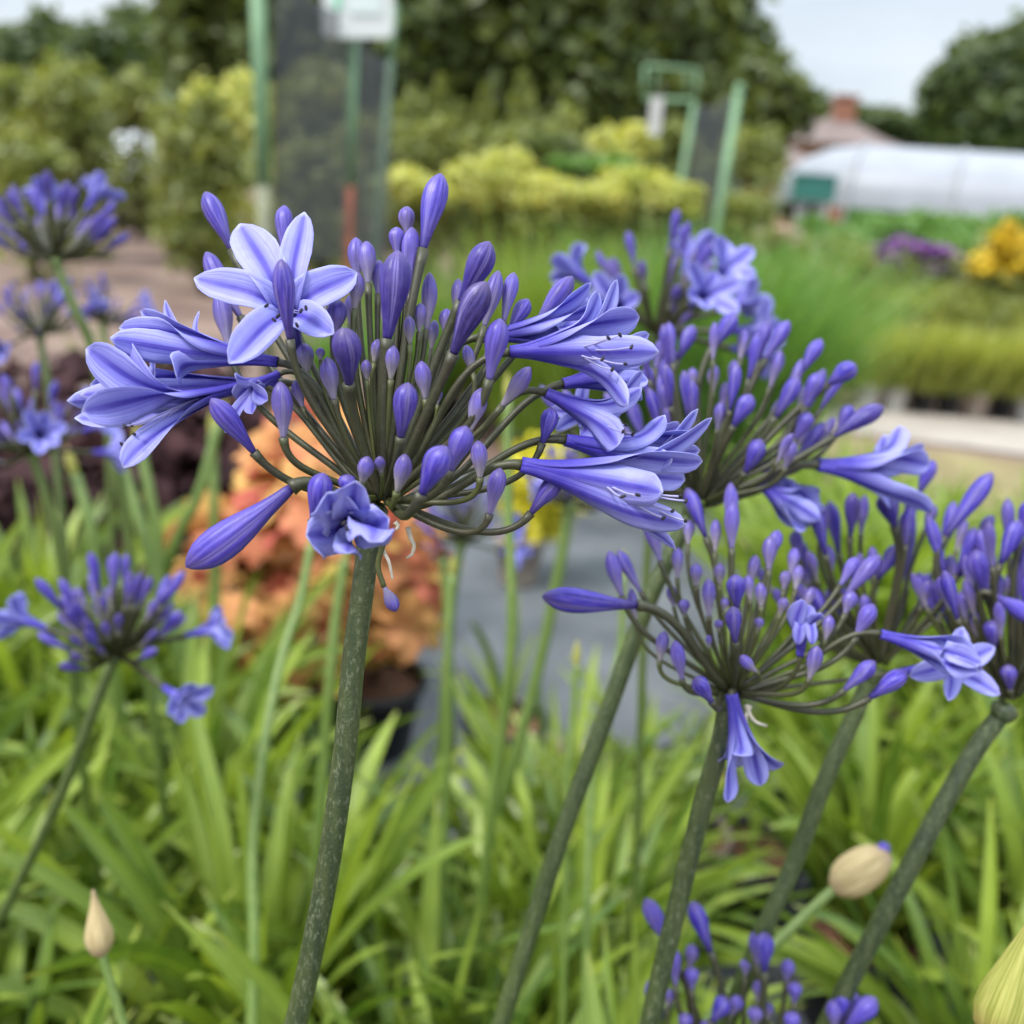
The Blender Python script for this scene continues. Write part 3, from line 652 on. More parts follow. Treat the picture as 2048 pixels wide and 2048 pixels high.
# teal roofed shed at left
a = at(-60, 235, 24); b = at(400, 240, 24); t = thing('shed', ((a[0]+b[0])/2, 25.5, 0), 'long low shed with a pale teal roof at the left', 'shed')
zz = at(150, 232, 24)[2]; mb = MB(); mb.box(((a[0]+b[0])/2, 25.5, zz/2), (b[0]-a[0], 3, zz)); mb.build('wall', M_bark, t, smooth=False)
mb = MB(); mb.box(((a[0]+b[0])/2, 25.5, zz+.28), (b[0]-a[0]+.5, 3.4, .12), M=[[1, 0, 0], [0, math.cos(.2), -math.sin(.2)], [0, math.sin(.2), math.cos(.2)]]); mb.build('roof', M_tealroof, t, smooth=False)
# white car
def car():
    Y = 17.0; c = at(262, 345, Y); x, y = c[0], c[1]; t = thing('parked_car', (x, y, 0), 'white parked car among the shrubs at the left', 'car')
    prof = [(-.82, .30), (-.86, .62), (-.78, .92), (-.62, 1.02), (-.52, 1.38), (.52, 1.38), (.62, 1.02), (.78, .92), (.86, .62), (.82, .30)]
    ys = [(-2.0, .78, .62), (-1.85, .96, .80), (-1.0, 1.0, .86), (-.55, 1, 1.0), (.9, 1, 1.0), (1.6, .98, .92), (1.95, .86, .66)]
    mb = MB(); Gd = [[(x+px*sx_, y+yy, pz if pz < .95 else .95+(pz-.95)*max(0, (sz-.8)/.2)) for px, pz in prof] for yy, sx_, sz in ys]
    mb.grid(np.array(Gd), np.linspace(0, 1, 10), np.linspace(0, 1, 7)); cc = np.array(Gd[0]).mean(0); mb.grid(np.array([np.repeat(cc[None], 10, 0), Gd[0]]), np.linspace(0, 1, 10), [0, 1]); mb.build('body', M_carw, t)
    mb = MB(); mb.quads(np.array([[(x-.55, y-.98, .99), (x+.55, y-.98, .99), (x+.48, y-.58, 1.34), (x-.48, y-.58, 1.34)]])); mb.build('windscreen', M_glass, t, thick=.02)
    for sx_ in (-.66, .66):
        mb = MB(); mb.box((x+sx_*.93, y-2.0, .68), (.26, .12, .13)); mb.build('headlight', M_grey, t, smooth=False)
    for sx_ in (-.76, .76):
        for sy in (-1.25, 1.3):
            mb = MB(); mb.tube([(x+sx_-.1, y+sy, .31), (x+sx_+.1, y+sy, .31)], .31, 18); mb.build('wheel', M_rubber, t)
    mb = MB(); mb.box((x, y-1.98, .45), (1.3, .12, .2)); mb.build('grille', M_rubber, t, smooth=False)
car()
# pale slabs stacked on the ground in the left distance
t = thing('slab_stack', G(420, 402, 0), 'low stack of pale pinkish slabs left of the netting', 'slabs'); b_ = G(420, 415, 0)
for i in range(3):
    mb = MB(); mb.box((b_[0]+.1*i-.1, b_[1], .09+.15*i), (3.2-.3*i, 1.2, .13)); mb.build('slab', M_slab, t, smooth=False)
# ------------------------------------------------------------------ agapanthus builders
BT = np.array([0, .06, .14, .25, .36, .47, .58, .68, .77, .85, .91, .955, .985, 1])
BM = np.array([.24, .33, .40, .51, .66, .82, .95, 1, .96, .83, .63, .41, .21, .04])
BY = np.array([.25, .32, .40, .55, .74, .90, 1, .98, .90, .75, .57, .38, .20, .05])
def bez(p0, p1, p2, p3, n):
    t = np.linspace(0, 1, n)[:, None]
    return (1-t)**3*p0+3*(1-t)**2*t*p1+3*(1-t)*t*t*p2+t**3*p3
def bud_mesh(B, T, R, age, bend=None, n=24):
    B = np.asarray(B, float); T = np.asarray(T, float); A = T-B; L = np.linalg.norm(A)
    side = nrm(np.cross(A, rng.normal(size=3))); bend = (random.uniform(-.06, .06)) if bend is None else bend
    mid = (B+T)/2+side*L*bend; s = BT[:, None]
    pts = (1-s)**2*B+2*(1-s)*s*mid+s*s*T
    rad = R*np.where(age > .6, 1, 0)*BM+R*np.where(age > .6, 0, 1)*BY
    pr = (age, random.random()); k = len(BT); Tn = nrm(A)
    X = nrm(np.cross(Tn, rng.normal(size=3))); Y = np.cross(Tn, X); th = np.arange(n)/n*2*math.pi
    q = (np.arange(n)/n*3) % 1.0; q = np.abs(q-.5)                     # 0 at rib, .5 at seam
    g = 1-.20*np.clip((q-.36)/.14, 0, 1)**2+.07*np.exp(-(q/.09)**2)-.04*np.exp(-((q-.2)/.06)**2)
    g2 = 1+.05*np.cos(3*th+1.0)
    sm = np.clip((BT-.08)/.3, 0, 1)[:, None]
    tw = random.uniform(-.5, .5)
    mod = 1+(g*g2-1)[None, :]*sm
    ths = th[None, :]+tw*BT[:, None]
    Gd = pts[:, None, :]+(rad[:, None]*mod)[:, :, None]*(np.cos(ths)[:, :, None]*X+np.sin(ths)[:, :, None]*Y)
    mb = MB(); Gd = np.concatenate([np.repeat(pts[:1], n, 0)[None], Gd, np.repeat(pts[-1:]+Tn*R*.04, n, 0)[None]], 0)
    mb.grid(Gd, np.arange(n+1)/n, np.concatenate([[0], BT, [1]]), pr, wrap=True)
    return mb
def ped_mesh(H, t0, B, axis, r, age, n=18, sag=.0):
    H = np.asarray(H, float); D = np.linalg.norm(B-H)
    p = bez(H, H+nrm(t0)*D*.42, B-nrm(axis)*D*.34, B, n)
    rad = np.full(n, r); rad[0] *= 1.12; rad[-3:] = r*np.array([1.03, 1.16, 1.34])
    mb = MB(); mb.tube(p, rad, 10, (age, random.random())); return mb
def tepal(mb, pts, W, n_vec, t_vec, fold=.22, rufl=.1, pr=(0, 0), wprof=None, ncol=9, axis=None, B0=None, kc=None):
    """pts (n,3) centre line; t_vec: side direction; n_vec: the way the blade's edges lift"""
    n = len(pts); s = np.linspace(0, 1, n)
    wf = np.interp(s, [0, .12, .3, .45, .6, .74, .86, .935, .975, 1], wprof or [.20, .26, .40, .62, .88, 1, .88, .60, .34, .04])
    T = np.gradient(pts, axis=0); T /= np.linalg.norm(T, axis=1, keepdims=True)
    c = np.linspace(-1, 1, ncol); G_ = np.zeros((n, ncol, 3)); ph = random.random()*6
    for i in range(n):
        tv = t_vec[i] if np.ndim(t_vec) == 2 else t_vec; tv = nrm(tv-T[i]*np.dot(tv, T[i]))
        nv = n_vec[i] if np.ndim(n_vec) == 2 else n_vec; nv = nrm(nv-T[i]*np.dot(nv, T[i])-tv*np.dot(nv, tv))
        w_ = W*wf[i]; f = fold[i] if np.ndim(fold) else fold
        k = c**2*f*w_-np.exp(-(c/.16)**2)*w_*.06*min(1, s[i]*2)+ (np.abs(c)**3)*w_*rufl*np.sin(s[i]*15+ph+c*2)*min(1, max(0, s[i]-.35)*3)
        G_[i] = pts[i]+np.outer(c*w_*(1-.12*np.clip(f, 0, 2)*np.abs(c)), tv)+np.outer(k, nv)
    mb.grid(G_, c, s, pr)
def stamens(root, Th, axis, rt, tips, fr=.00045, an=.0011, am=None):
    for tp in tips:
        mb = MB(); s0 = Th-axis*rt*1.2; d = tp-s0
        p = bez(s0, s0+axis*np.linalg.norm(d)*.4, tp-nrm(d)*np.linalg.norm(d)*.3+axis*.0-np.array([0, 0, .002]), tp, 12)
        mb.tube(p, np.linspace(fr*1.2, fr*.8, 12), 6); o = mb.build('stamen', M_fil, root)
        ab = MB(); a = nrm(np.cross(d, rng.normal(size=3))); ab.tube([tp-a*an*1.3, tp-a*an*.6, tp+a*an*.6, tp+a*an*1.3], [an*.45, an*.75, an*.7, an*.35], 8)
        ab2 = ab; ab2.build('anther', am or M_anth, root)
def floret(root, H, t0, B, Th, r0, rt, tips, age=.7, name='open_flower', st=None, pr=None, an=None, ncurl=.3, pedr=None, label=None, face=.5, rufl=.09):
    """B tube base, Th throat centre, tips: list of (point, half width [, curl])"""
    B = np.asarray(B, float); Th = np.asarray(Th, float); ax = nrm(Th-B); L = np.linalg.norm(Th-B)
    e1 = nrm(np.cross(ax, [0.13, .2, 1])); e2 = np.cross(ax, e1)
    mb = MB(); ds = []
    for it in tips:
        q = np.asarray(it[0], float)-Th; r = q-ax*np.dot(q, ax); ds.append(math.atan2(np.dot(r, e2), np.dot(r, e1)) % (2*math.pi))
    order = np.argsort(ds); base = np.mean([ds[order[i]]-i*math.pi/3 for i in range(len(order))]) if len(order) == 6 else None
    for i, oi in enumerate(order):
        it = tips[oi]; tp = np.asarray(it[0], float); W = it[1]; curl = it[2] if len(it) > 2 else ncurl
        ang = ds[oi] if base is None else (.45*ds[oi]+.55*(base+i*math.pi/3))
        rd = math.cos(ang)*e1+math.sin(ang)*e2; tv0 = np.cross(ax, rd)
        inner = (i % 2)*.12
        a0 = B+rd*r0*(1-inner); a1 = B+ax*L*.55+rd*rt*.62*(1-inner); a2 = Th+rd*rt*(1-inner)
        d = tp-a2; dl = np.linalg.norm(d)
        n = 22; s = np.linspace(0, 1, 9)[:, None]
        tube_ = bez(a0, a0+ax*L*.3, a1+(a1-a2)*.0+0*ax, a2, 9)
        dirt = nrm(a2-a1)
        out_ = nrm(tp-a2-ax*np.dot(tp-a2, ax))
        limb = bez(a2, a2+nrm(dirt*.75+nrm(d)*.25)*dl*.42, tp-nrm(nrm(d)+out_*curl)*dl*.30, tp, 14)
        pts = np.concatenate([tube_, limb[1:]])
        # resample evenly
        seg = np.concatenate([[0], np.cumsum(np.linalg.norm(np.diff(pts, axis=0), axis=1))]); u = np.linspace(0, seg[-1], 24)
        pts = np.stack([np.interp(u, seg, pts[:, j]) for j in range(3)], 1)
        # side direction turns from tangential at the tube to perpendicular to limb and axis
        S = np.linspace(0, 1, 24)[:, None]; tl = np.cross(ax, out_); 
        if np.linalg.norm(tl) < 1e-6: tl = tv0
        tl = nrm(tl); lim = nrm(tp-a2); fd = nrm(np.cross(lim, nrm(tp-C0)))
        fd = fd*(1 if np.dot(fd, tl) > 0 or (abs(np.dot(fd, tl)) < .15 and np.dot(fd, tv0) > 0) else -1)
        fc = it[3] if len(it) > 3 else face; tl = nrm(tl*(1-fc)+fd*fc)
        tv = tv0*(1-S**1.3)+tl*S**1.3
        nv = -rd*(1-S)+(ax*.4-out_*.6)*S if True else None
        frac = seg[8]/seg[-1]; rr_ = np.linalg.norm(pts-B-np.outer((pts-B) @ ax, ax), axis=1)
        fold = np.interp(np.linspace(0, 1, 24), [0, frac*.9, min(.98, frac+.25), 1], [.75, .6, .22, .25])
        w0 = r0*.72/W; w1 = rt*.74/W
        xs = [0, .12, .3, .45, .6, .74, .86, .935, .975, 1]; full = [.1, .2, .4, .66, .9, 1, .90, .64, .38, .04]
        wp = []
        for x, f in zip(xs, full):
            wp.append(w0+(w1-w0)*(x/max(frac, .05)) if x < frac else min(1, max(f, w1*(1-(x-frac)/.35) if x < frac+.35 else 0)) if x < .86 else f)
        tepal(mb, pts, W, nv, tv, fold=fold, rufl=rufl, pr=pr or (0, random.random()), wprof=wp)
    o = mb.build(name, M_petal, root, thick=W*.03)
    if label: o['label'] = label
    if H is not None:
        ped_mesh(H, t0, B+ax*r0*.3, ax, pedr or r0*.56, age).build('pedicel', M_ped, o)
    if st: stamens(o, Th, ax, rt, st, an=an or rt*.16, fr=rt*.042)
    return o
def catmull(pts, n=8):
    pts = np.asarray(pts, float); P_ = np.concatenate([[2*pts[0]-pts[1]], pts, [2*pts[-1]-pts[-2]]]); o = []
    for i in range(1, len(P_)-2):
        for t in np.linspace(0, 1, n, endpoint=False):
            a, b, c, d = P_[i-1:i+3]
            o.append(.5*((2*b)+(-a+c)*t+(2*a-5*b+4*c-d)*t*t+(-a+3*b-3*c+d)*t**3))
    o.append(pts[-1]); return np.array(o)
def stalk(root, pts, r0, r1, green=0.0, name='stalk', hub=True):
    """pts in world, top first, then carried on to the soil"""
    pts = [np.asarray(p, float) for p in pts]; d = nrm(pts[-1]-pts[-2]); e = pts[-1]
    foot = foot_of(pts); m = e+d*.14; m2 = (m+foot)/2; m2[:2] = m[:2]*.35+foot[:2]*.65
    c = catmull(pts+[m, m2, foot], 9); n = len(c)
    rad = np.interp(np.linspace(0, 1, n), [0, 1], [r0, r1]); mb = MB(); mb.tube(c, rad, 18, (green, random.random()), lobes=2, lob=.05)
    if hub:
        h = pts[0]; up = nrm(pts[0]-pts[1]); cc = np.array([h-up*r0*.9, h-up*r0*.3, h+up*r0*.5, h+up*r0*1.1, h+up*r0*1.3]); mb.tube(cc, [r0*.98, r0*1.3, r0*1.45, r0*1.0, r0*.3], 16, (green, .5))
    mb.build(name, M_stalk, root); return foot
def flower_root(label, foot, group='agapanthus flower heads'):
    return thing('agapanthus_flower', foot, label, 'flower', group)

# ================================================================== hero flower head
def foot_of(pts):
    pts = [np.asarray(p, float) for p in pts]; d = nrm(pts[-1]-pts[-2]); e = pts[-1]; return np.array([e[0]+d[0]*.26, e[1]+d[1]*.26+.03, .16])
def umbel(label, dep, hub, hubw, stalkpx, sw, buds, green=.0, hub_d=None, sw2=None, spread=16, young_r=.62):
    """buds: (tipx, tipy, basex, basey, width px, age, z mm)"""
    pts = [P(x, y, dd) for x, y, dd in stalkpx]; root = flower_root(label, foot_of(pts))
    stalk(root, pts, sw*dep/F/2, (sw2 or sw*1.15)*dep/F/2, green)
    Hc = P(hub[0], hub[1], dep)
    for bd in buds:
        tx, ty, bx, by, w_, age, z = bd[:7]; zt = bd[7] if len(bd) > 7 else z*1.15
        B = P(bx, by, dep+z/1000); T = P(tx, ty, dep+zt/1000)
        ang = math.atan2(by-hub[1], bx-hub[0])
        sx_ = math.cos(ang)*hubw*(.4+.6*random.random()); sy_ = math.sin(ang)*hubw*.45
        H = P(hub[0]+sx_, hub[1]+sy_*.6+random.uniform(-4, 4), dep+z/1000*.18)
        D = B-H; hz = D.copy(); hz[2] = 0
        el = math.atan2(D[2], np.linalg.norm(hz))
        low = max(0, min(1, (R_(38)-el)/R_(38)))
        t0 = nrm(D)+nrm(hz)*.5*low+np.array([0, 0, -.55*low])
        R = w_*(dep+z/1000)/F/2*(.93 if dep < .45 else .86)
        o = bud_mesh(B, T, R, age).build('bud', M_bud, root)
        pr = (.0033 if age > .6 else .0026 if age > .3 else .0021)*dep/.40*(sw/46.0)**.5*.95
        pr = min(pr*.76, R*.36)
        ped_mesh(H, t0, B+nrm(T-B)*R*.1, T-B, pr, min(1, age+.1)).build('pedicel', M_ped, o)
    return root, Hc
D0 = .40
hero_b = [
 (410,384,464,502,44,.95,25),(569,411,567,507,38,.8,30),(412,504,482,636,42,.7,30),(437,584,457,692,42,.55,22),(562,518,580,681,47,.9,-30,-38),
 (712,475,714,560,38,.6,15),(733,482,736,569,38,.45,2),(716,544,709,620,34,.35,-5),(676,598,669,672,44,.6,-4),(687,656,698,770,62,1.5,-26,-40),
 (654,714,669,801,40,.5,-12),(607,686,614,747,38,.35,6),(641,695,641,722,20,.1,0),(756,678,748,727,25,.1,-6),(732,719,734,762,23,.08,-10),
 (785,689,781,761,34,.25,-14),(636,781,652,818,30,.4,8),(560,763,567,877,46,.6,-28),(422,797,509,906,48,.9,-24,-34),(372,1134,585,974,78,.9,-26,-30),
 (647,946,626,1044,52,.95,-38),(694,951,692,992,38,.9,-34),(736,913,723,968,36,.12,-30),(759,913,763,948,24,.1,-28),
 (882,347,846,501,54,1.1,0,4),(813,413,815,470,37,.6,8),(793,454,796,515,35,.7,4),(824,454,820,582,41,.7,2),(797,501,774,681,68,1.9,-16,-20),
 (758,520,756,590,33,.6,6),(859,545,851,662,34,.45,10),(842,606,838,666,28,.3,2),(818,631,820,691,25,.15,-4),(979,483,921,606,58,1.7,-12,-18),
 (917,557,910,630,28,.5,14),(894,617,890,668,29,.5,10),(972,563,906,710,63,1.95,-26,-34),(997,541,968,655,38,.6,6),(1028,545,1007,645,34,.65,10),
 (1057,598,1018,662,36,.8,14),(1001,637,978,761,50,.75,-28,-32),(1146,553,1070,655,42,.85,22),(1061,734,1003,813,38,.4,-16),(964,776,939,862,39,.4,-22),
 (842,722,851,800,36,.25,-18),(816,765,801,877,53,1.2,-36),(933,852,900,942,50,.75,-44,-48),(894,893,843,990,62,1.1,-52,-58),(1104,815,1084,888,38,1.0,-2),
 (956,881,960,957,37,.35,-20),(1001,936,979,1030,39,.65,-24),(1121,951,1061,1028,43,1.2,-8),(811,908,793,986,38,.15,-34),(932,690,946,748,26,.3,0),(877,776,875,810,19,.1,-6),
 (590,760,606,815,26,.5,10),(700,590,700,650,24,.5,14),(770,600,768,650,22,.3,16),(870,640,862,700,24,.4,16),(985,700,968,745,24,.4,18),(640,560,648,600,26,.5,22),
]
root, Hc = umbel('large sharp flower head on the thick speckled stalk', D0, (762, 1006), 34,
    [(742, 1030, .402), (728, 1160, .405), (706, 1330, .410), (690, 1500, .415), (655, 1740, .425), (612, 1960, .44), (560, 2180, .46)], 47, hero_b, sw2=60)
hero = root
def PX(x, y, z=0, d=D0): return P(x, y, d+z/1000)
def F_(x, y, z, tips, base, thr, r0, rt, H=(762, 1000, 0), t0=None, st=None, d=D0, rootobj=None, an=None, **k):
    px = d/F
    B = PX(*base, d=d); Th = PX(*thr, d=d); Hh = PX(*H, d=d) if H else None
    T_ = [(PX(t[0], t[1], t[2], d=d), t[3]*px)+tuple(t[4:]) for t in tips]
    t0v = (B-Hh) if t0 is None and H else (np.array(t0, float) if t0 else None)
    ss_ = [PX(*s, d=d) for s in st] if st else None
    return floret(rootobj or hero, Hh, t0v, B, Th, r0*px, rt*px, T_, st=ss_, an=(an*px if an else None), **k)
# F1 open flower facing the viewer
F_(0, 0, 0, [(479, 448, 4, 44, .1), (609, 424, -2, 31, .1), (714, 545, -8, 41, .1), (668, 668, -30, 34, .1), (458, 727, -34, 37, .1), (388, 556, -12, 37, .1)],
   (600, 722, 24), (577, 622, -12), 9, 22, st=[(533, 611, -34), (548, 640, -32), (556, 632, -30), (602, 622, -34), (612, 616, -34), (594, 650, -34)], an=4.0, ncurl=.1, label='open flower turned to the viewer with six spread petals')
# F2 upper left trumpet
F_(0, 0, 0, [(220, 676, -10, 34), (238, 656, -2, 26), (281, 622, 10, 26), (330, 600, 22, 19, .8), (398, 622, 16, 12, 1.6), (352, 752, -18, 32)],
   (556, 724, 2), (400, 700, 2), 12, 34, H=(745, 985, 0), st=None)
# F3 lower left open trumpet
F_(0, 0, 0, [(172, 697, -16, 44, .2), (236, 690, -2, 38, .2), (163, 824, -34, 44, .1), (246, 936, -30, 30, .4), (300, 706, 10, 10, .6), (262, 900, 6, 22, .4)],
   (480, 772, 0), (368, 806, -14), 10, 26, H=(742, 992, 0), face=.8, st=[(250, 852, -34), (262, 850, -30), (268, 868, -26), (243, 888, -24), (272, 880, -22)], an=4.0)
# F3b half closed trumpet behind
F_(0, 0, 0, [(134, 802, 8, 34, -.3), (149, 836, 4, 32, -.3), (180, 770, 14, 30, -.3), (170, 800, 22, 30, -.2), (200, 842, 20, 26, -.2), (160, 790, -2, 26, -.2)],
   (556, 765, 16), (400, 780, 12), 12, 30, H=(745, 998, 6))
# F4 wilted flower
F_(0, 0, 0, [(470, 752, -22, 18, .4), (536, 800, -30, 20, .6), (505, 828, -20, 20, .5), (450, 866, -12, 14, .4), (474, 800, -6, 20, .8), (530, 770, -14, 18, -.8)],
   (556, 748, -8), (508, 772, -14), 9, 16, H=(745, 990, 0), name='wilted_flower', pr=(.35, .3))
# F5a upper right trumpet front, F5b behind
F_(0, 0, 0, [(1318, 704, -22, 33, .1), (1279, 634, -8, 36, .2), (1234, 560, 12, 22, .5), (1198, 586, 2, 30, .3), (1256, 810, -34, 27, .4), (1298, 668, 26, 20, .4)],
   (1020, 704, -10), (1150, 697, -10), 13, 44, H=(782, 1000, 0), st=[(1217, 676, -32), (1240, 670, -30), (1263, 694, -34), (1251, 728, -32), (1225, 738, -30), (1205, 718, -28)], an=4.2)
F_(0, 0, 0, [(1182, 566, 16, 24, .3), (1215, 600, 12, 22, .2), (1226, 640, 20, 30, .2), (1210, 700, 26, 28, .2), (1180, 606, 34, 26, .3), (1200, 680, 34, 24, .3)],
   (962, 674, 12), (1090, 660, 14), 12, 32, H=(780, 998, 4))
# F6 middle right trumpets
F_(0, 0, 0, [(1284, 776, -6, 26, .5), (1237, 890, -18, 34, .3), (1286, 744, 16, 24, .2), (1160, 872, 4, 30, .5), (1250, 806, 26, 28, .2), (1215, 880, 22, 28, .3)],
   (1092, 786, 0), (1182, 828, 2), 12, 30, H=(790, 1006, 0), t0=(.9, .2, .1), st=[(1246, 864, -16), (1266, 868, -12), (1252, 850, -10)], an=4, )
F_(0, 0, 0, [(1290, 716, 26, 26, .1), (1296, 760, 22, 26, .1), (1284, 800, 26, 24, .1), (1280, 740, 40, 22, .1), (1262, 700, 34, 24, .1), (1262, 790, 38, 22, .1)],
   (1126, 768, 18), (1214, 752, 22), 13, 32, H=(790, 1004, 6), t0=(.9, .25, .1))
# pale spread petals behind
F_(0, 0, 0, [(1112, 862, 40, 18), (1190, 878, 42, 18), (1130, 790, 44, 20), (1170, 760, 50, 18), (1098, 820, 60, 16), (1165, 850, 60, 16)],
   (1205, 820, 74), (1160, 826, 52), 8, 16, H=(790, 1004, 10))
# F7 lower right large trumpets
F_(0, 0, 0, [(1424, 836, 8, 26, .3), (1396, 818, 16, 24, .3), (1405, 922, 0, 30, .5), (1373, 1050, -18, 32, .1), (1352, 1100, -8, 17, .5), (1326, 984, -36, 36, -.2)],
   (1042, 930, -14), (1235, 972, -10), 16, 58, H=(790, 1014, -4), t0=(1, -.1, .02), st=[(1276, 990, -44), (1246, 993, -42), (1361, 993, -24), (1372, 1002, -22), (1345, 1022, -26), (1327, 1036, -26), (1371, 1042, -22), (1335, 1030, -14)], an=4.6)
F_(0, 0, 0, [(1330, 830, 4, 26), (1390, 868, 10, 26, .2), (1400, 900, 24, 30, .3), (1370, 960, 30, 30, .2), (1360, 850, 30, 26), (1345, 920, -8, 32, .1)],
   (1131, 880, 2), (1250, 905, 6), 14, 40, H=(790, 1010, 0), t0=(1, .1, .12))
# crumpled pale flower before the hub
F_(0, 0, 0, [(612, 1070, -60, 46, .3), (712, 962, -66, 34, .8), (778, 1036, -56, 40, .7), (738, 1084, -72, 40, -1.2), (694, 1108, -60, 30, -.6), (655, 985, -64, 42, 1.0)],
   (708, 1012, -30), (700, 1050, -44), 10, 20, H=(745, 1012, 0), name='crumpled_flower', pr=(.12, .4), rufl=.45, face=.7, st=[(688, 1046, -66), (694, 1056, -66)], an=4)
# papery threads at the hub
for q in ([(768, 1072, -8), (766, 1098, -8), (778, 1124, -10), (785, 1158, -10)], [(815, 1054, 0), (822, 1078, 0), (828, 1090, 0), (824, 1108, 2), (814, 1116, 4)], [(852, 1040, -10), (866, 1050, -10), (880, 1060, -10)], [(790, 1044, -6), (796, 1052, -6), (792, 1060, -6)]):
    mb = MB(); c = catmull([PX(*a) for a in q], 5); mb.tube(c, np.linspace(.0011, .0005, len(c)), 6); mb.build('dried_bract', M_bract, hero)
hb_ = bud_mesh(PX(768, 1172, -8), PX(793, 1223, -8), 14*D0/F, .45).build('bud', M_bud, hero)
mb = MB(); mb.tube(catmull([PX(770, 1030, -8), (PX(768, 1080, -10)), PX(756, 1130, -9), PX(768, 1174, -8)], 6), .0011, 8, (.3, .4)); mb.build('pedicel', M_ped, hb_)
hb_['label'] = 'small bud hanging beside the stalk'

# ================================================================== second head, right of centre
D2 = .50
b2 = [(1084,1193,1277,1211,59,1.0,-18),(1218,1102,1244,1193,36,.6,0),(1236,1100,1282,1185,30,.7,10),(1262,1177,1272,1250,24,.3,10),(1293,1038,1321,1123,34,.6,10),
 (1373,976,1412,1076,36,.9,16),(1461,965,1461,1070,34,.6,12),(1466,1004,1464,1098,36,.6,0),(1432,1038,1430,1105,26,.4,14),(1355,1095,1355,1157,27,.35,8),(1391,1126,1393,1172,28,.5,-4),
 (1440,1126,1440,1172,25,.2,6),(1417,1157,1418,1234,32,.5,-10),(1471,1149,1474,1216,44,1.2,-26),(1466,1213,1471,1286,38,.9,-34),(1368,1198,1370,1229,27,.6,0),(1541,1071,1538,1141,34,.6,6),
 (1437,1239,1438,1262,20,.2,-14),(1417,1270,1419,1296,15,.2,-10),(1481,1312,1512,1343,28,.4,-36),(1329,1262,1319,1324,30,.25,-10),(1350,1281,1364,1360,34,.6,-18),(1391,1355,1424,1405,40,.85,-34),
 (1634,1291,1618,1358,36,.5,-30),(1750,1322,1688,1381,40,.8,-14),(1814,1343,1737,1397,43,1.1,-10),(1747,1208,1711,1275,40,.7,-8),(1572,1141,1567,1180,26,.5,10),(1706,1182,1690,1228,34,.6,0),
 (1760,1110,1690,1193,40,.8,10),(1716,1115,1680,1172,34,.7,16),(1512,1110,1500,1170,30,.5,14),(1495,1150,1500,1200,26,.3,4),(1380,1040,1376,1090,26,.5,20),(1600,1130,1590,1180,26,.4,12),(1570,1195,1560,1230,26,.3,-6),
 (1520,1165,1522,1215,28,.3,-8),(1450,1195,1448,1225,20,.2,0),(1520,1235,1515,1262,22,.2,-16),(1660,1230,1650,1280,28,.4,-4),(1556,1060,1540,1120,30,.7,22),(1590,1095,1580,1150,28,.5,24),(1340,1170,1348,1215,24,.4,14),(1625,1175,1610,1220,26,.5,10)]
root2, H2 = umbel('flower head with one long bud pointing left and a flower hanging under it', D2, (1466, 1388), 26,
    [(1456, 1402, .50), (1442, 1480, .505), (1408, 1600, .515), (1362, 1780, .53), (1300, 2040, .55), (1262, 2200, .57)], 40, b2, sw2=50)
F_(0, 0, 0, [(1455, 1606, -20, 27, .1), (1522, 1572, -14, 26, .2), (1560, 1536, -6, 24, .4), (1500, 1530, 14, 24, .2), (1452, 1520, 10, 24, .1), (1480, 1512, -30, 26, -.2)],
   (1463, 1388, -16), (1482, 1486, -18), 12, 26, H=(1470, 1384, -6), d=D2, rootobj=root2, label='flower hanging straight down under the head')
F_(0, 0, 0, [(1964, 1327, -14, 22, -.2), (1966, 1340, -6, 22, -.2), (1955, 1310, -6, 22, -.2), (1950, 1335, 6, 22, -.2), (1958, 1345, -14, 22, -.2), (1950, 1315, 6, 22, -.2)],
   (1760, 1268, -10), (1880, 1305, -10), 10, 26, H=(1480, 1388, 0), t0=(1, .1, .05), d=D2, rootobj=root2, name='half_open_flower')
F_(0, 0, 0, [(1897, 1402, 0, 20), (2000, 1390, 2, 24, .2), (1990, 1294, 12, 25), (1926, 1254, 16, 24), (1850, 1290, 22, 20), (1818, 1352, 6, 24, .2)],
   (1800, 1345, 46), (1897, 1330, 14), 9, 20, H=(1480, 1386, 10), d=D2, rootobj=root2, label='wide open flower behind the half open one')
F_(0, 0, 0, [(1603, 1198, -28, 20, -.4), (1640, 1225, -28, 18, -.8), (1624, 1290, -34, 12, -1), (1590, 1230, -24, 18, -.3), (1620, 1210, -14, 18, -.4), (1596, 1290, -30, 14, -.6)],
   (1600, 1312, -24), (1604, 1250, -24), 8, 18, H=(1475, 1388, -4), t0=(1, -.3, .05), d=D2, rootobj=root2, name='torn_flower', pr=(.5, .4))
for q in ([(1492, 1410, -8), (1500, 1430, -8), (1512, 1444, -8), (1534, 1452, -8)], [(1500, 1412, -6), (1492, 1432, -8), (1494, 1446, -8)]):
    mb = MB(); c = catmull([PX(*a, d=D2) for a in q], 5); mb.tube(c, np.linspace(.0012, .0006, len(c)), 6); mb.build('dried_bract', M_bract, root2)

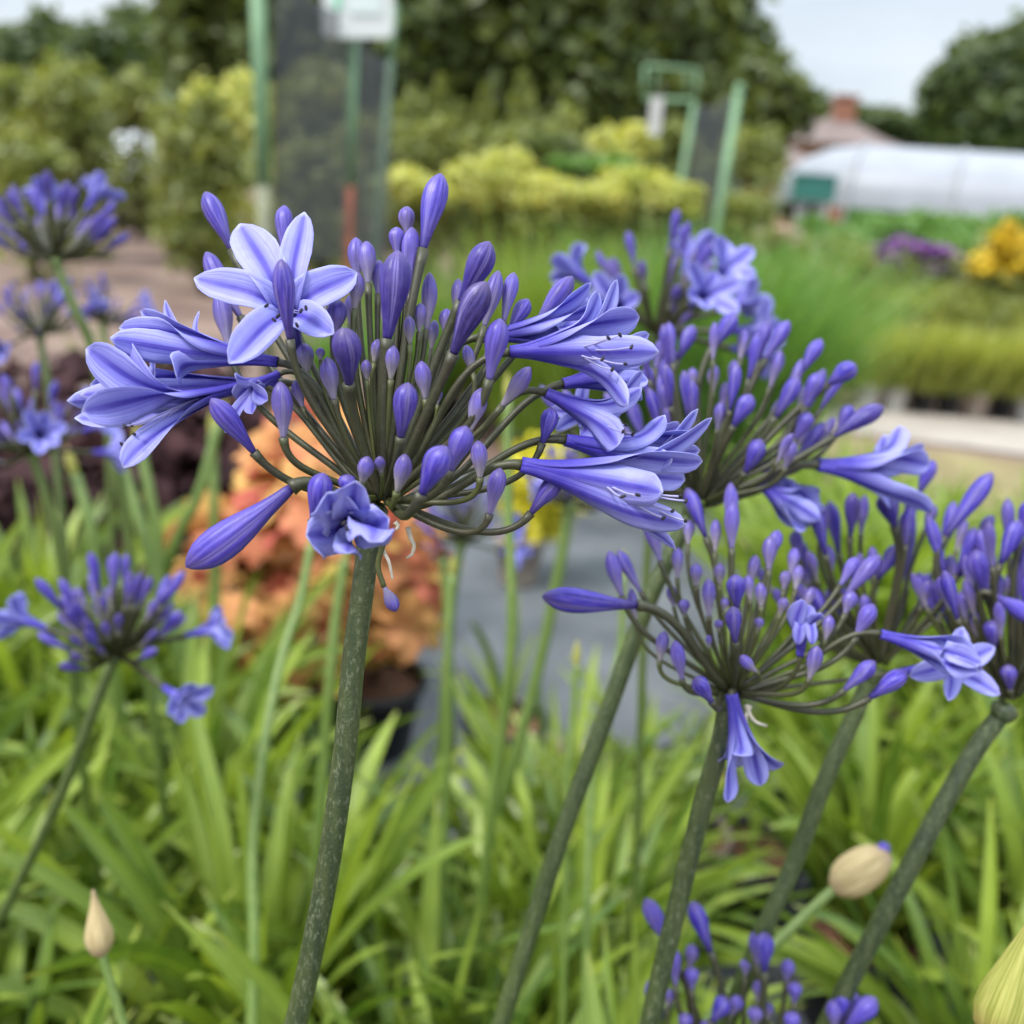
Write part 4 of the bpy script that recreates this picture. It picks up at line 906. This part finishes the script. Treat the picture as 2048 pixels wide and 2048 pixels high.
# ================================================================== third head, behind the hero on the right
def fill(hub, dep, Rpx, n, seed, arc=(-12, 192), zr=.6, rmin=.45, w=34):
    """extra buds round a hub: 2-D polar positions with real depth"""
    r_ = random.Random(seed); o = []
    for i in range(n):
        a = R_(r_.uniform(*arc)); ph = math.asin(r_.uniform(-.85, .85))
        rr = Rpx*r_.uniform(rmin, 1.0)
        ln = r_.uniform(.16, .34)*Rpx*(.7+.5*rr/Rpx); c = math.cos(ph)
        bx = hub[0]+rr*math.cos(a)*c; by = hub[1]-rr*math.sin(a)*c*.96; z = math.sin(ph)*rr*dep/F*1000*zr
        u = nrm(np.array([math.cos(a)*c*.8, math.sin(a)*c*.9+.55])); age = min(1.3, max(.1, (ln/Rpx-.12)*4.6+r_.uniform(-.1, .25)))
        l2 = ln*(.6+.4*c)
        o.append((bx+u[0]*l2, by-u[1]*l2, bx, by, w*(.75+.5*age*.8), age, z))
    return o
D3 = .57
b3 = [(1578,641,1531,720,34,.8,0),(1538,641,1517,722,32,.9,6),(1643,678,1601,748,34,.9,0),(1712,729,1654,771,44,1.0,-4),(1596,752,1550,836,40,1.0,-20),(1768,813,1666,875,44,1.6,-14),(1703,810,1676,862,32,.8,6),
 (1503,789,1466,854,42,1.1,-24),(1443,803,1435,860,29,.6,-18),(1522,878,1489,947,40,1.0,-34),(1587,882,1570,936,32,.6,-22),(1387,650,1355,722,34,1.0,6),(1471,627,1425,696,42,.9,10),(1324,678,1312,738,28,.7,14),
 (1640,745,1610,815,40,.8,-6),(1295,730,1300,805,30,.9,6),(1350,700,1345,760,26,.6,10),(1620,825,1590,880,38,.8,-12),(1490,660,1480,720,28,.5,16),(1385,735,1382,780,26,.4,0),(1430,730,1425,785,28,.4,4),(1470,720,1462,775,26,.4,10),
 (1560,700,1545,765,30,.5,12)]
b3 += fill((1400, 1000), D3, 330, 34, 3, arc=(18, 150), rmin=.62, w=24)
root3, H3 = umbel('blurred flower head behind the sharp one, with a big trumpet at its right', D3, (1396, 1004), 30,
    [(1386, 1020, .57), (1345, 1100, .575), (1290, 1220, .58), (1205, 1450, .59), (1120, 1680, .60), (1030, 1960, .62), (960, 2180, .64)], 34, b3, sw2=48, green=.12)
F_(0, 0, 0, [(1800, 852, 6, 30, .5), (1768, 870, 16, 30, .3), (1864, 1026, -8, 26, .6), (1858, 930, 0, 30, .3), (1848, 890, 22, 26, .3), (1790, 1000, 20, 30, .3)],
   (1636, 930, -6), (1755, 945, -4), 14, 40, H=(1410, 1000, 0), t0=(1, 0, .25), d=D3, rootobj=root3, label='large side facing trumpet at the right of the head')
F_(0, 0, 0, [(1636, 1030, 0, 24, -.3), (1625, 1050, 6, 22, -.3), (1620, 1010, 10, 24, -.3), (1600, 1040, 14, 20, -.3), (1640, 1040, -10, 22, -.3), (1612, 1060, -4, 20, -.3)],
   (1513, 966, 0), (1575, 1005, 0), 9, 30, H=(1410, 1010, 0), t0=(1, 0, -.1), d=D3, rootobj=root3, name='half_open_flower')
F_(0, 0, 0, [(1560, 960, 10, 18), (1600, 1000, 10, 20), (1650, 1020, 14, 18), (1545, 1000, 20, 16), (1590, 965, 24, 18), (1640, 985, 26, 18)],
   (1520, 930, 12), (1570, 975, 14), 9, 18, H=(1410, 1000, 6), t0=(1, 0, .1), d=D3, rootobj=root3)

# ================================================================== other heads at the right
D4 = .60
b4 = [(1799,1089,1755,1160,36,.9,0),(1868,920,1838,990,34,.9,10),(1705,985,1700,1075,34,1.2,-6),(1768,985,1790,1055,50,1.5,-12),(1730,990,1722,1070,26,.6,6),(1655,1090,1662,1150,28,.6,-14),(1870,1010,1850,1060,26,.6,12),
 (1650,1010,1640,1080,28,.6,0),(1820,1010,1812,1180,34,.7,14),(1590,1060,1600,1120,30,.7,-4)]
b4 += fill((1755, 1330), D4, 300, 30, 5, arc=(40, 150), rmin=.45, w=26)
root4, H4 = umbel('blurred flower head between the two right-hand heads, its stalk crossing open leaves', D4, (1760, 1330), 26,
    [(1742, 1350, .60), (1700, 1450, .605), (1650, 1560, .61), (1590, 1720, .62), (1528, 1860, .63), (1440, 2080, .66)], 34, b4, sw2=44, green=.15)
D5 = .58
b5 = [(1985,945,1890,1075,44,.9,0),(1985,1030,1960,1085,30,.6,10),(2040,1040,2000,1130,42,1.2,-10),(2060,1000,2040,1080,40,1.1,-6),(1950,1100,1975,1190,48,1.4,-20),(2070,1240,1985,1190,44,1.1,-26),(1880,1150,1895,1215,34,.6,6),
 (1925,1180,1930,1240,34,.6,0),(1900,1110,1905,1170,30,.5,12),(1985,1240,1985,1300,40,.9,-20),(2015,1330,2020,1380,36,.9,-26),(1950,1215,1952,1275,30,.5,0)]
b5 += fill((2030, 1400), D5, 340, 34, 8, arc=(50, 135), rmin=.5, w=26)
root5, H5 = umbel('dark blue flower head cut by the right edge, on a thick slanting dark stalk', D5, (2020, 1400), 30,
    [(2005, 1425, .58), (1950, 1500, .585), (1880, 1620, .59), (1790, 1790, .60), (1700, 1960, .62), (1620, 2120, .64)], 36, b5, sw2=46)
D6 = .62
b6 = [(1291,1797,1338,1895,42,.9,0),(1383,1803,1422,1905,42,.95,6),(1346,1897,1351,1970,34,.7,-6),(1385,1888,1378,1935,32,.6,10),(1384,1935,1384,1978,34,.7,-4),(1306,1957,1302,2025,34,.6,-6),(1340,1978,1336,2014,26,.4,4),
 (1512,1860,1514,1930,34,.6,10),(1530,1864,1529,1945,44,.9,0),(1494,1917,1491,1950,30,.6,14),(1578,1918,1573,1962,32,.6,10),(1590,1964,1588,2005,34,.7,0),(1452,1994,1424,2044,42,.9,-8),(1480,1992,1462,2030,32,.6,0),(1517,1960,1514,2005,28,.3,6),
 (1370,2026,1372,2070,34,.7,-10),(1410,2040,1412,2080,30,.5,-6),(1510,2014,1510,2050,36,.5,-10),(1585,2024,1583,2070,38,.7,-8),(1540,2005,1535,2040,24,.4,10),(1690,1985,1672,2055,36,.9,0),(1712,1984,1690,2050,32,.7,8),(1752,1996,1692,2056,46,1.2,-8),(1665,2000,1670,2060,34,.6,-4)]
root6, H6 = umbel('small budded flower head rising from the bottom edge of the photo', D6, (1490, 2300), 22, [(1488, 2320, .62), (1480, 2400, .62), (1470, 2500, .63)], 36, b6, green=.1)

# ================================================================== distant blurred heads (real 3-D umbels)
def far_head(label, hub, dep, Rm, n, seed, path, sw, nfl=4, green=.5, blue=.9, fl=None, hs=.72):
    r_ = random.Random(seed); pts = [P(x, y, d) for x, y, d in path]; root = flower_root(label, foot_of(pts))
    stalk(root, pts, sw*dep/F/2, sw*dep/F/2*1.2, green); Hc = P(hub[0], hub[1], dep)
    for i in range(n):
        az = r_.uniform(0, 6.283); el = math.asin(r_.uniform(-.12, 1)); L_ = Rm*r_.uniform(.5, .78); bl = Rm*r_.uniform(.18, .42)
        d = np.array([hs*math.cos(az)*math.cos(el), hs*math.sin(az)*math.cos(el), math.sin(el)*.95+.12]); B = Hc+d*L_; u = nrm(d+np.array([0, 0, .35])); T = B+u*bl
        age = min(1, max(.15, (bl/Rm-.15)*4)); o = bud_mesh(B, T, bl*(.125 if age > .5 else .17), age, n=12).build('bud', M_bud, root)
        ped_mesh(Hc, nrm(d)+np.array([d[0], d[1], 0])*.3, B, u, .0022*Rm/.09, .7, n=8).build('pedicel', M_ped, o)
    for i in range(nfl):
        az = r_.uniform(0, 6.283) if fl is None else R_(fl[i][0]); el = r_.uniform(-.2, .6) if fl is None else R_(fl[i][1])
        d = np.array([math.cos(az)*math.cos(el), math.sin(az)*math.cos(el), math.sin(el)])
        B = Hc+d*Rm*.7; Th = B+d*Rm*.22; e1 = nrm(np.cross(d, [0, 0, 1])); e2 = np.cross(d, e1); tips = []
        for j in range(6):
            a = j*1.047+r_.random()*.3; tips.append((Th+d*Rm*r_.uniform(.1, .24)+(math.cos(a)*e1+math.sin(a)*e2)*Rm*r_.uniform(.2, .3), Rm*.085))
        floret(root, Hc, d+np.array([0, 0, .2]), B, Th, Rm*.03, Rm*.06, tips, pedr=.0024*Rm/.09)
    return root
far_head('pale blurred flower head with open flowers, upper right behind the trumpets', (1310, 668), .86, .092, 26, 11, [(1310, 675, .86), (1312, 760, .87), (1310, 900, .9), (1290, 1200, .95), (1280, 1500, 1.0)], 18, 8, fl=[(20, 20), (-30, 10), (-70, 30), (-120, 20), (160, 30), (-10, -5), (60, 45), (-45, 45)])
far_head('blurred flower head low at the left above the strap leaves', (232, 1310), .80, .082, 50, 12, [(228, 1318, .80), (195, 1400, .81), (150, 1520, .83), (90, 1660, .86), (20, 1800, .9)], 22, 3, green=.3, fl=[(178, 18), (-32, -8), (8, 18)])
far_head('blurred flower head at the upper left edge', (108, 520), 1.05, .092, 34, 13, [(112, 528, 1.05), (150, 620, 1.06), (185, 700, 1.08), (230, 900, 1.1), (260, 1100, 1.14)], 20, 2, green=.7, fl=[(120, 40), (60, 50)])
far_head('blurred flower head just below the upper left one', (78, 668), 1.35, .085, 30, 14, [(80, 675, 1.35), (100, 800, 1.36), (120, 1000, 1.38), (135, 1150, 1.4)], 15, 3, green=.4)
far_head('small very blurred head right of the upper left stalk', (208, 645), 1.7, .078, 26, 15, [(208, 652, 1.7), (216, 800, 1.72), (220, 950, 1.74), (222, 1050, 1.76)], 13, 2, green=.6)
far_head('blurred pale flower head at the left edge in mid height', (62, 905), 1.0, .085, 30, 16, [(66, 915, 1.0), (100, 1020, 1.02), (125, 1150, 1.05), (140, 1300, 1.1)], 18, 4, green=.7)
far_head('dark brownish flower head in front of the grey fabric', (1140, 1010), 1.25, .078, 30, 17, [(1138, 1018, 1.25), (1118, 1140, 1.26), (1085, 1300, 1.28), (1040, 1480, 1.3), (990, 1640, 1.34)], 24, 1, green=.8)
far_head('hazy flower head below the right-hand pedicels of the sharp one', (925, 1085), 1.3, .080, 30, 18, [(922, 1092, 1.3), (905, 1200, 1.31), (892, 1350, 1.33), (880, 1500, 1.36)], 18, 2, green=.6)
far_head('blurred pinkish budded head beside the orange leaves', (888, 1120), 1.6, .045, 18, 19, [(888, 1128, 1.6), (896, 1250, 1.61), (900, 1400, 1.63), (902, 1500, 1.66)], 18, 0, green=.9)
# bare green stalks
ST = 'plain green flower stalks among the leaves'
def gstalk(label, path, sw, name='green_stalk', bud=None, green=1.0):
    pts = [P(x, y, d) for x, y, d in path]; root = thing('flower_stalk', foot_of(pts), label, 'flower stalk', ST); dep = path[0][2]
    stalk(root, pts, sw*dep/F/2, sw*dep/F/2*1.35, green, hub=False)
    up = nrm(pts[0]-pts[1]); r = sw*dep/F*(bud or .9); h = pts[0]
    mb = MB(); mb.tube([h-up*r*.4, h, h+up*r*1.6, h+up*r*3.2, h+up*r*4.6, h+up*r*5.6], [r*.5, r*.6, r*.95, r*.8, r*.4, r*.08], 12, (green, .5)); mb.build('closed_bud', M_spatheg, root); return root
gstalk('long pale green stalk left of the thick speckled one', [(622, 1090, 1.0), (600, 1200, .99), (562, 1320, .97), (527, 1500, .94), (505, 1700, .92), (508, 1900, .90), (500, 2150, .88)], 17, bud=.5)
gstalk('straight vivid green stalk behind the right-hand pedicels', [(1015, 800, .95), (1016, 1000, .95), (1024, 1200, .95), (1020, 1330, .96), (1005, 1450, .98)], 20, bud=.5)
gstalk('slim green stalk standing just left of the vivid one', [(905, 1150, 1.0), (896, 1300, 1.0), (895, 1480, 1.02), (890, 1650, 1.05)], 15, bud=.5)
gstalk('green stalk with a yellow tip before the grey fabric', [(1152, 1330, .9), (1148, 1400, .9), (1135, 1560, .9), (1130, 1800, .92)], 13, bud=.7)
gstalk('thin green stalk beside the foot of the slanting dark stalk', [(1245, 1150, 1.0), (1240, 1300, 1.0), (1190, 1500, .98), (1175, 1750, .96), (1170, 2050, .94)], 15, bud=.6)
gstalk('left hand stalk of the pair in front of the purple leaves', [(245, 940, 1.5), (285, 1060, 1.5), (322, 1180, 1.52)], 24, bud=.5)
gstalk('right hand stalk of the pair in front of the purple leaves', [(282, 900, 1.6), (308, 1030, 1.6), (330, 1180, 1.62)], 20, bud=.5)
gstalk('green stalk leaning right beside the orange leaves', [(436, 850, 1.5), (400, 980, 1.5), (352, 1080, 1.52), (330, 1150, 1.55)], 20, bud=.5)
gstalk('upright green stalk left of the orange leaves', [(425, 870, 1.7), (428, 1000, 1.7), (430, 1130, 1.72)], 18, bud=.5)
gstalk('faint green stalk in front of the orange leaves', [(690, 1120, 1.1), (672, 1230, 1.1), (660, 1360, 1.1), (650, 1500, 1.12)], 20, bud=.5)
gstalk('green stalk before the purple leaves, left of the pair', [(150, 950, 1.4), (180, 1050, 1.4), (200, 1180, 1.42)], 22, bud=.5)
# papery spathes
def spathe(label, path, sw, tip, base, wd, dep, m, name='flower_stalk', tw=None, inner=None):
    pts = [P(x, y, d) for x, y, d in path]; root = thing(name, foot_of(pts), label, 'flower bud', 'closed papery flower buds')
    stalk(root, pts, sw*dep/F/2, sw*dep/F/2*1.3, 1.0, hub=False)
    B = P(*base, dep); T = P(*tip, dep); n = 16; s = np.linspace(0, 1, n)
    pr_ = np.interp(s, [0, .06, .2, .35, .55, .75, .9, 1], tw or [.3, .62, .95, 1, .72, .38, .2, .1]); mb = MB()
    mb.tube(B+(T-B)*s[:, None], pr_*wd*dep/F/2, 24, (0, .5), lobes=5, lob=.07); mb.build('spathe', m, root)
    if inner:
        for ix, iy, bx, by, w_ in inner: bud_mesh(P(bx, by, dep), P(ix, iy, dep), w_*dep/F/2, .9, n=14).build('bud', M_bud, root)
    return root
spathe('beige papery teardrop bud at the lower left', [(204, 1908, .62), (225, 1980, .62), (262, 2100, .62)], 17, (186, 1780), (202, 1912), 54, .62, M_spathe)
spathe('wide beige papery bud with purple showing at its tip, lower right', [(1668, 1778, .72), (1590, 1850, .72), (1480, 1960, .72), (1400, 2060, .72)], 20, (1775, 1706), (1664, 1782), 82, .72, M_spathe, tw=[.16, .48, .84, 1.0, 1.0, .9, .66, .34], inner=[(1782, 1712, 1750, 1730, 30), (1778, 1690, 1745, 1712, 26)])
spathe('large yellowish green opening bud in the lower right corner', [(1968, 2048, .46), (1990, 2120, .46), (2000, 2200, .47)], 30, (2080, 1816), (1985, 2076), 104, .46, M_spatheg, tw=[.45, .8, 1, .92, .66, .4, .22, .05], inner=[(2060, 1880, 2035, 1960, 30), (2066, 1930, 2040, 2010, 30), (2070, 1980, 2040, 2050, 30)])

# ================================================================== strap leaf clumps
def strap(mb, base, az, L_, W, el0, droop, tw=0.0):
    n = 10; s = np.linspace(0, 1, n); el = el0-droop*s**1.5; st_ = L_/(n-1)
    d = np.stack([np.cos(el)*math.cos(az), np.cos(el)*math.sin(az), np.sin(el)], 1); p = base+np.concatenate([[np.zeros(3)], np.cumsum(d[:-1]*st_, 0)])
    sd = np.array([-math.sin(az), math.cos(az), 0]); up = np.cross(d, sd); wf = np.interp(s, [0, .15, .5, .8, .93, 1], [.55, .8, 1, .85, .5, .08])
    th = tw*s[:, None]; S = sd*np.cos(th)+up*np.sin(th); Nn = np.cross(S, d); w_ = (W*wf)[:, None]
    G_ = np.stack([p-S*w_-Nn*w_*.25, p-S*w_*.5-Nn*w_*.05, p+Nn*w_*.08*0, p+S*w_*.5-Nn*w_*.05, p+S*w_-Nn*w_*.25], 1)
    mb.grid(G_, [-1, -.5, 0, .5, 1], s, (0, random.random()))
def clump_proto(nl, Lr, loc=(0, 0, 0), potted=True, m=None, lab='clump of broad green strap leaves in a black pot, among many alike'):
    t = thing('agapanthus_plant', loc, lab, 'potted plant', 'strap leaved plants in pots')
    if potted: pot(t, loc, .085, .17)
    mb = MB()
    for i in range(nl):
        az = random.random()*6.283; b = np.asarray(loc, float)+[math.cos(az)*.045*random.random(), math.sin(az)*.045*random.random(), .14]
        strap(mb, b, az+random.uniform(-.5, .5), random.uniform(*Lr), random.uniform(.0085, .0155), random.uniform(1.0, 1.57), random.uniform(.15, 1.45), random.uniform(-1.6, 1.6))
    mb.build('foliage', m or M_strap, t); return t
protos = [clump_proto(60, (.26, .46), (-.42, .62, .012)), clump_proto(56, (.28, .50), (-.05, .72, .012)), clump_proto(62, (.24, .42), (.16, .62, .012)), clump_proto(58, (.30, .52), (-.66, .84, .012))]
lp = [clump_proto(70, (.34, .60), (.80, 2.1, .012), m=M_lime, lab='clump of bright lime strap leaves beyond the right-hand flower heads'), clump_proto(64, (.30, .56), (1.1, 2.2, .012), m=M_lime, lab='clump of bright lime strap leaves beyond the right-hand flower heads')]
spots = []
for y, xs_ in ((.45, [-.5, -.28, -.08, .12, .34, .56]), (.62, [-.2, .02, .44, .62]), (.86, [-.44, -.22, 0.0, .62, .8]), (1.06, [-.78, -.56, -.34, -.12, .08, .52, .74, .95]),
               (1.28, [-.90, -.68, -.46, -.24, -.02, .18, .62, .84, 1.05]), (1.48, [-1.0, -.8, -.60, -.86, .66, .92, 1.15]), (1.72, [-1.15, -.92, .62, .85, 1.1, 1.32]), (2.0, [.66, .9, 1.15, 1.4]), (2.3, [.72, .98, 1.22, 1.5]), (2.65, [.9, 1.2, 1.5, 1.8]), (3.0, [1.0, 1.35, 1.7])):
    for x in xs_: spots.append((x+random.uniform(-.04, .04), y+random.uniform(-.04, .04)))
spots = [(x, y) for x, y in spots if not (.20 < x < .58 and y > .74)]
spots += [(.12, .86), (.14, 1.08), (.10, 1.3), (-.72, 1.66), (-.52, 1.62), (.62, .78)]
for i, (x, y) in enumerate(spots):
    s = random.uniform(.85, 1.1)*(.9 if (y > 1.2 and abs(x) < .3) else .74 if y > 1.9 and x > 1.0 else 1)
    copy_tree(lp[i % 2] if y > 1.9 else protos[i % 4], (x, y, .012), random.random()*6.28, s)
# sparse young pots in the gap at the centre right
def young(label, px, py, nl, m=M_pot, L_=(.18, .3)):
    g = G(px, py, .17); loc = (g[0], g[1], .012); t = thing('young_plant', loc, label, 'potted plant', 'young plants in open pots'); pot(t, loc, .085, .17, m)
    mb = MB()
    for i in range(nl): strap(mb, np.array(loc)+[0, 0, .14], random.random()*6.28, random.uniform(*L_), random.uniform(.006, .010), random.uniform(.7, 1.4), random.uniform(.3, 1.4), random.uniform(-1, 1))
    mb.build('foliage', M_strap, t)
young('open taupe pot of reddish compost with a few narrow leaves', 1360, 1668, 6, M_taupe)
young('open black pot of compost behind the taupe one', 1390, 1545, 7, M_pot)
young('small open pot of compost left of the slanting dark stalk', 1110, 1530, 5, M_taupe, (.14, .22))
young('black pot with thin leaves right of the taupe one', 1500, 1700, 5, M_pot)
young('black pot with a sparse plant in front of the grey fabric', 1230, 1560, 8, M_pot)
young('black pot of thin leaves at the near edge of the grey fabric', 1010, 1440, 9, M_pot)
# ================================================================== orange and purple leaved plants
def lobed(mb, c, nv, dirv, size, r):
    c = np.asarray(c, float); nv = nrm(nv); a = nrm(np.asarray(dirv)-nv*np.dot(dirv, nv)); b = np.cross(nv, a); n = 42; th = np.arange(n)/n*2*math.pi
    rr = .62+.30*np.abs(np.cos(th*2.5))**.7; rr *= np.where(np.abs(th-math.pi) < .35, .35+.65*np.abs(th-math.pi)/.35, 1); rr *= 1+.12*np.cos(th)
    wav = .10*np.sin(th*5+r*9)
    ring = c+size*(np.outer(rr*np.cos(th), a)+np.outer(rr*np.sin(th), b)+np.outer(wav-.12, nv)); mid = c+size*.55*(np.outer(rr*np.cos(th), a)+np.outer(rr*np.sin(th), b))+np.outer(wav*.3*size, nv); ce = np.repeat((c-nv*size*.05)[None], n, 0)
    mb.grid(np.stack([ce, mid, ring]), np.arange(n+1)/n, [0, .5, 1], (0, r), wrap=True)
def heuchera(label, loc, R, H, n, size, m, group, name='heuchera_plant'):
    t = thing(name, loc, label, 'foliage plant', group); pot(t, loc, .11, .17); mb = MB(); loc = np.asarray(loc, float)
    for i in range(n):
        az = random.random()*6.283; el = math.asin(random.uniform(-.25, 1)); d = np.array([math.cos(az)*math.cos(el), math.sin(az)*math.cos(el), math.sin(el)])
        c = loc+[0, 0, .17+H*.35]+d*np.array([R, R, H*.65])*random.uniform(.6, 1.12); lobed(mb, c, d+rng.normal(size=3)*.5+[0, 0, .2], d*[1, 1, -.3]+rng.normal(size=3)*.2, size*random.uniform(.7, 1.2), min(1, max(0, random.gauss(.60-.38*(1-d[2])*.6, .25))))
    mb.build('foliage', m, t)
    tm = MB()
    for i in range(12):
        az = random.random()*6.283; tm.tube([loc+[0, 0, .15], loc+[math.cos(az)*R*.4, math.sin(az)*R*.4, .17+H*.3], loc+[math.cos(az)*R*.7, math.sin(az)*R*.7, .17+H*.5]], .003, 6, (.5, .5))
    tm.build('stem', M_ped, t)
g = at(580, 1200, 1.95); heuchera('big orange and coral lobed leaf plant behind the thick stalk', (g[0], g[1], .012), .24, .46, 280, .052, M_orange, None)
g = at(752, 1210, 1.95); heuchera('orange yellow lobed leaf plant at the right end of the orange group', (g[0], g[1], .012), .135, .44, 150, .052, M_orange, None)
g = at(660, 900, 2.5); heuchera('orange plant seen between the flower stalks of the sharp head', (g[0], g[1], .012), .20, .48, 150, .05, M_orange, None)
PG = 'dark purple leaved plants'
for px, py, Y, R, lb in ((60, 1000, 2.7, .30, 'dark purple leaf plant at the left edge'), (250, 960, 2.9, .30, 'dark purple leaf plant behind the pair of stalks'), (430, 940, 3.0, .26, 'dark purple leaf plant next to the orange one'),
                     (150, 900, 3.5, .3, 'purple leaf plant in the second row behind the left heads'), (360, 880, 3.7, .3, 'purple leaf plant in the second row above the long big bud'), (120, 1090, 2.3, .26, 'purple leaf plant nearest the green strap leaves')):
    g = at(px, py, Y); heuchera(lb, (g[0], g[1], .012), R, .34, 150, .055, M_purp, PG, 'purple_plant')
# yellow plant in a pale pot
g = G(1035, 1160, .012); t = thing('yellow_plant', (g[0], g[1], .012), 'bright lemon yellow leaved plant in a beige pot before the grey fabric', 'potted plant')
pot(t, (g[0], g[1], .012), .078, .16, M_beige); Yq = g[1]
mb = MB()
for px, py, r_, n_ in ((1075, 935, .12, 380), (1110, 985, .10, 260), (1050, 1010, .08, 200), (1085, 1040, .08, 200)): cloud(mb, at(px, py, Yq), (r_, r_, r_*.7), n_, .045, .2)
mb.build('foliage', M_yel2, t, smooth=False); tm = MB()
for px, py in ((1075, 940), (1110, 990), (1050, 1010)): tm.tube([(g[0], g[1], .14), (np.array([g[0], g[1], .2])+at(px, py, Yq))/2, at(px, py, Yq)], .004, 6, (.3, .5))
tm.build('stem', M_ped, t)
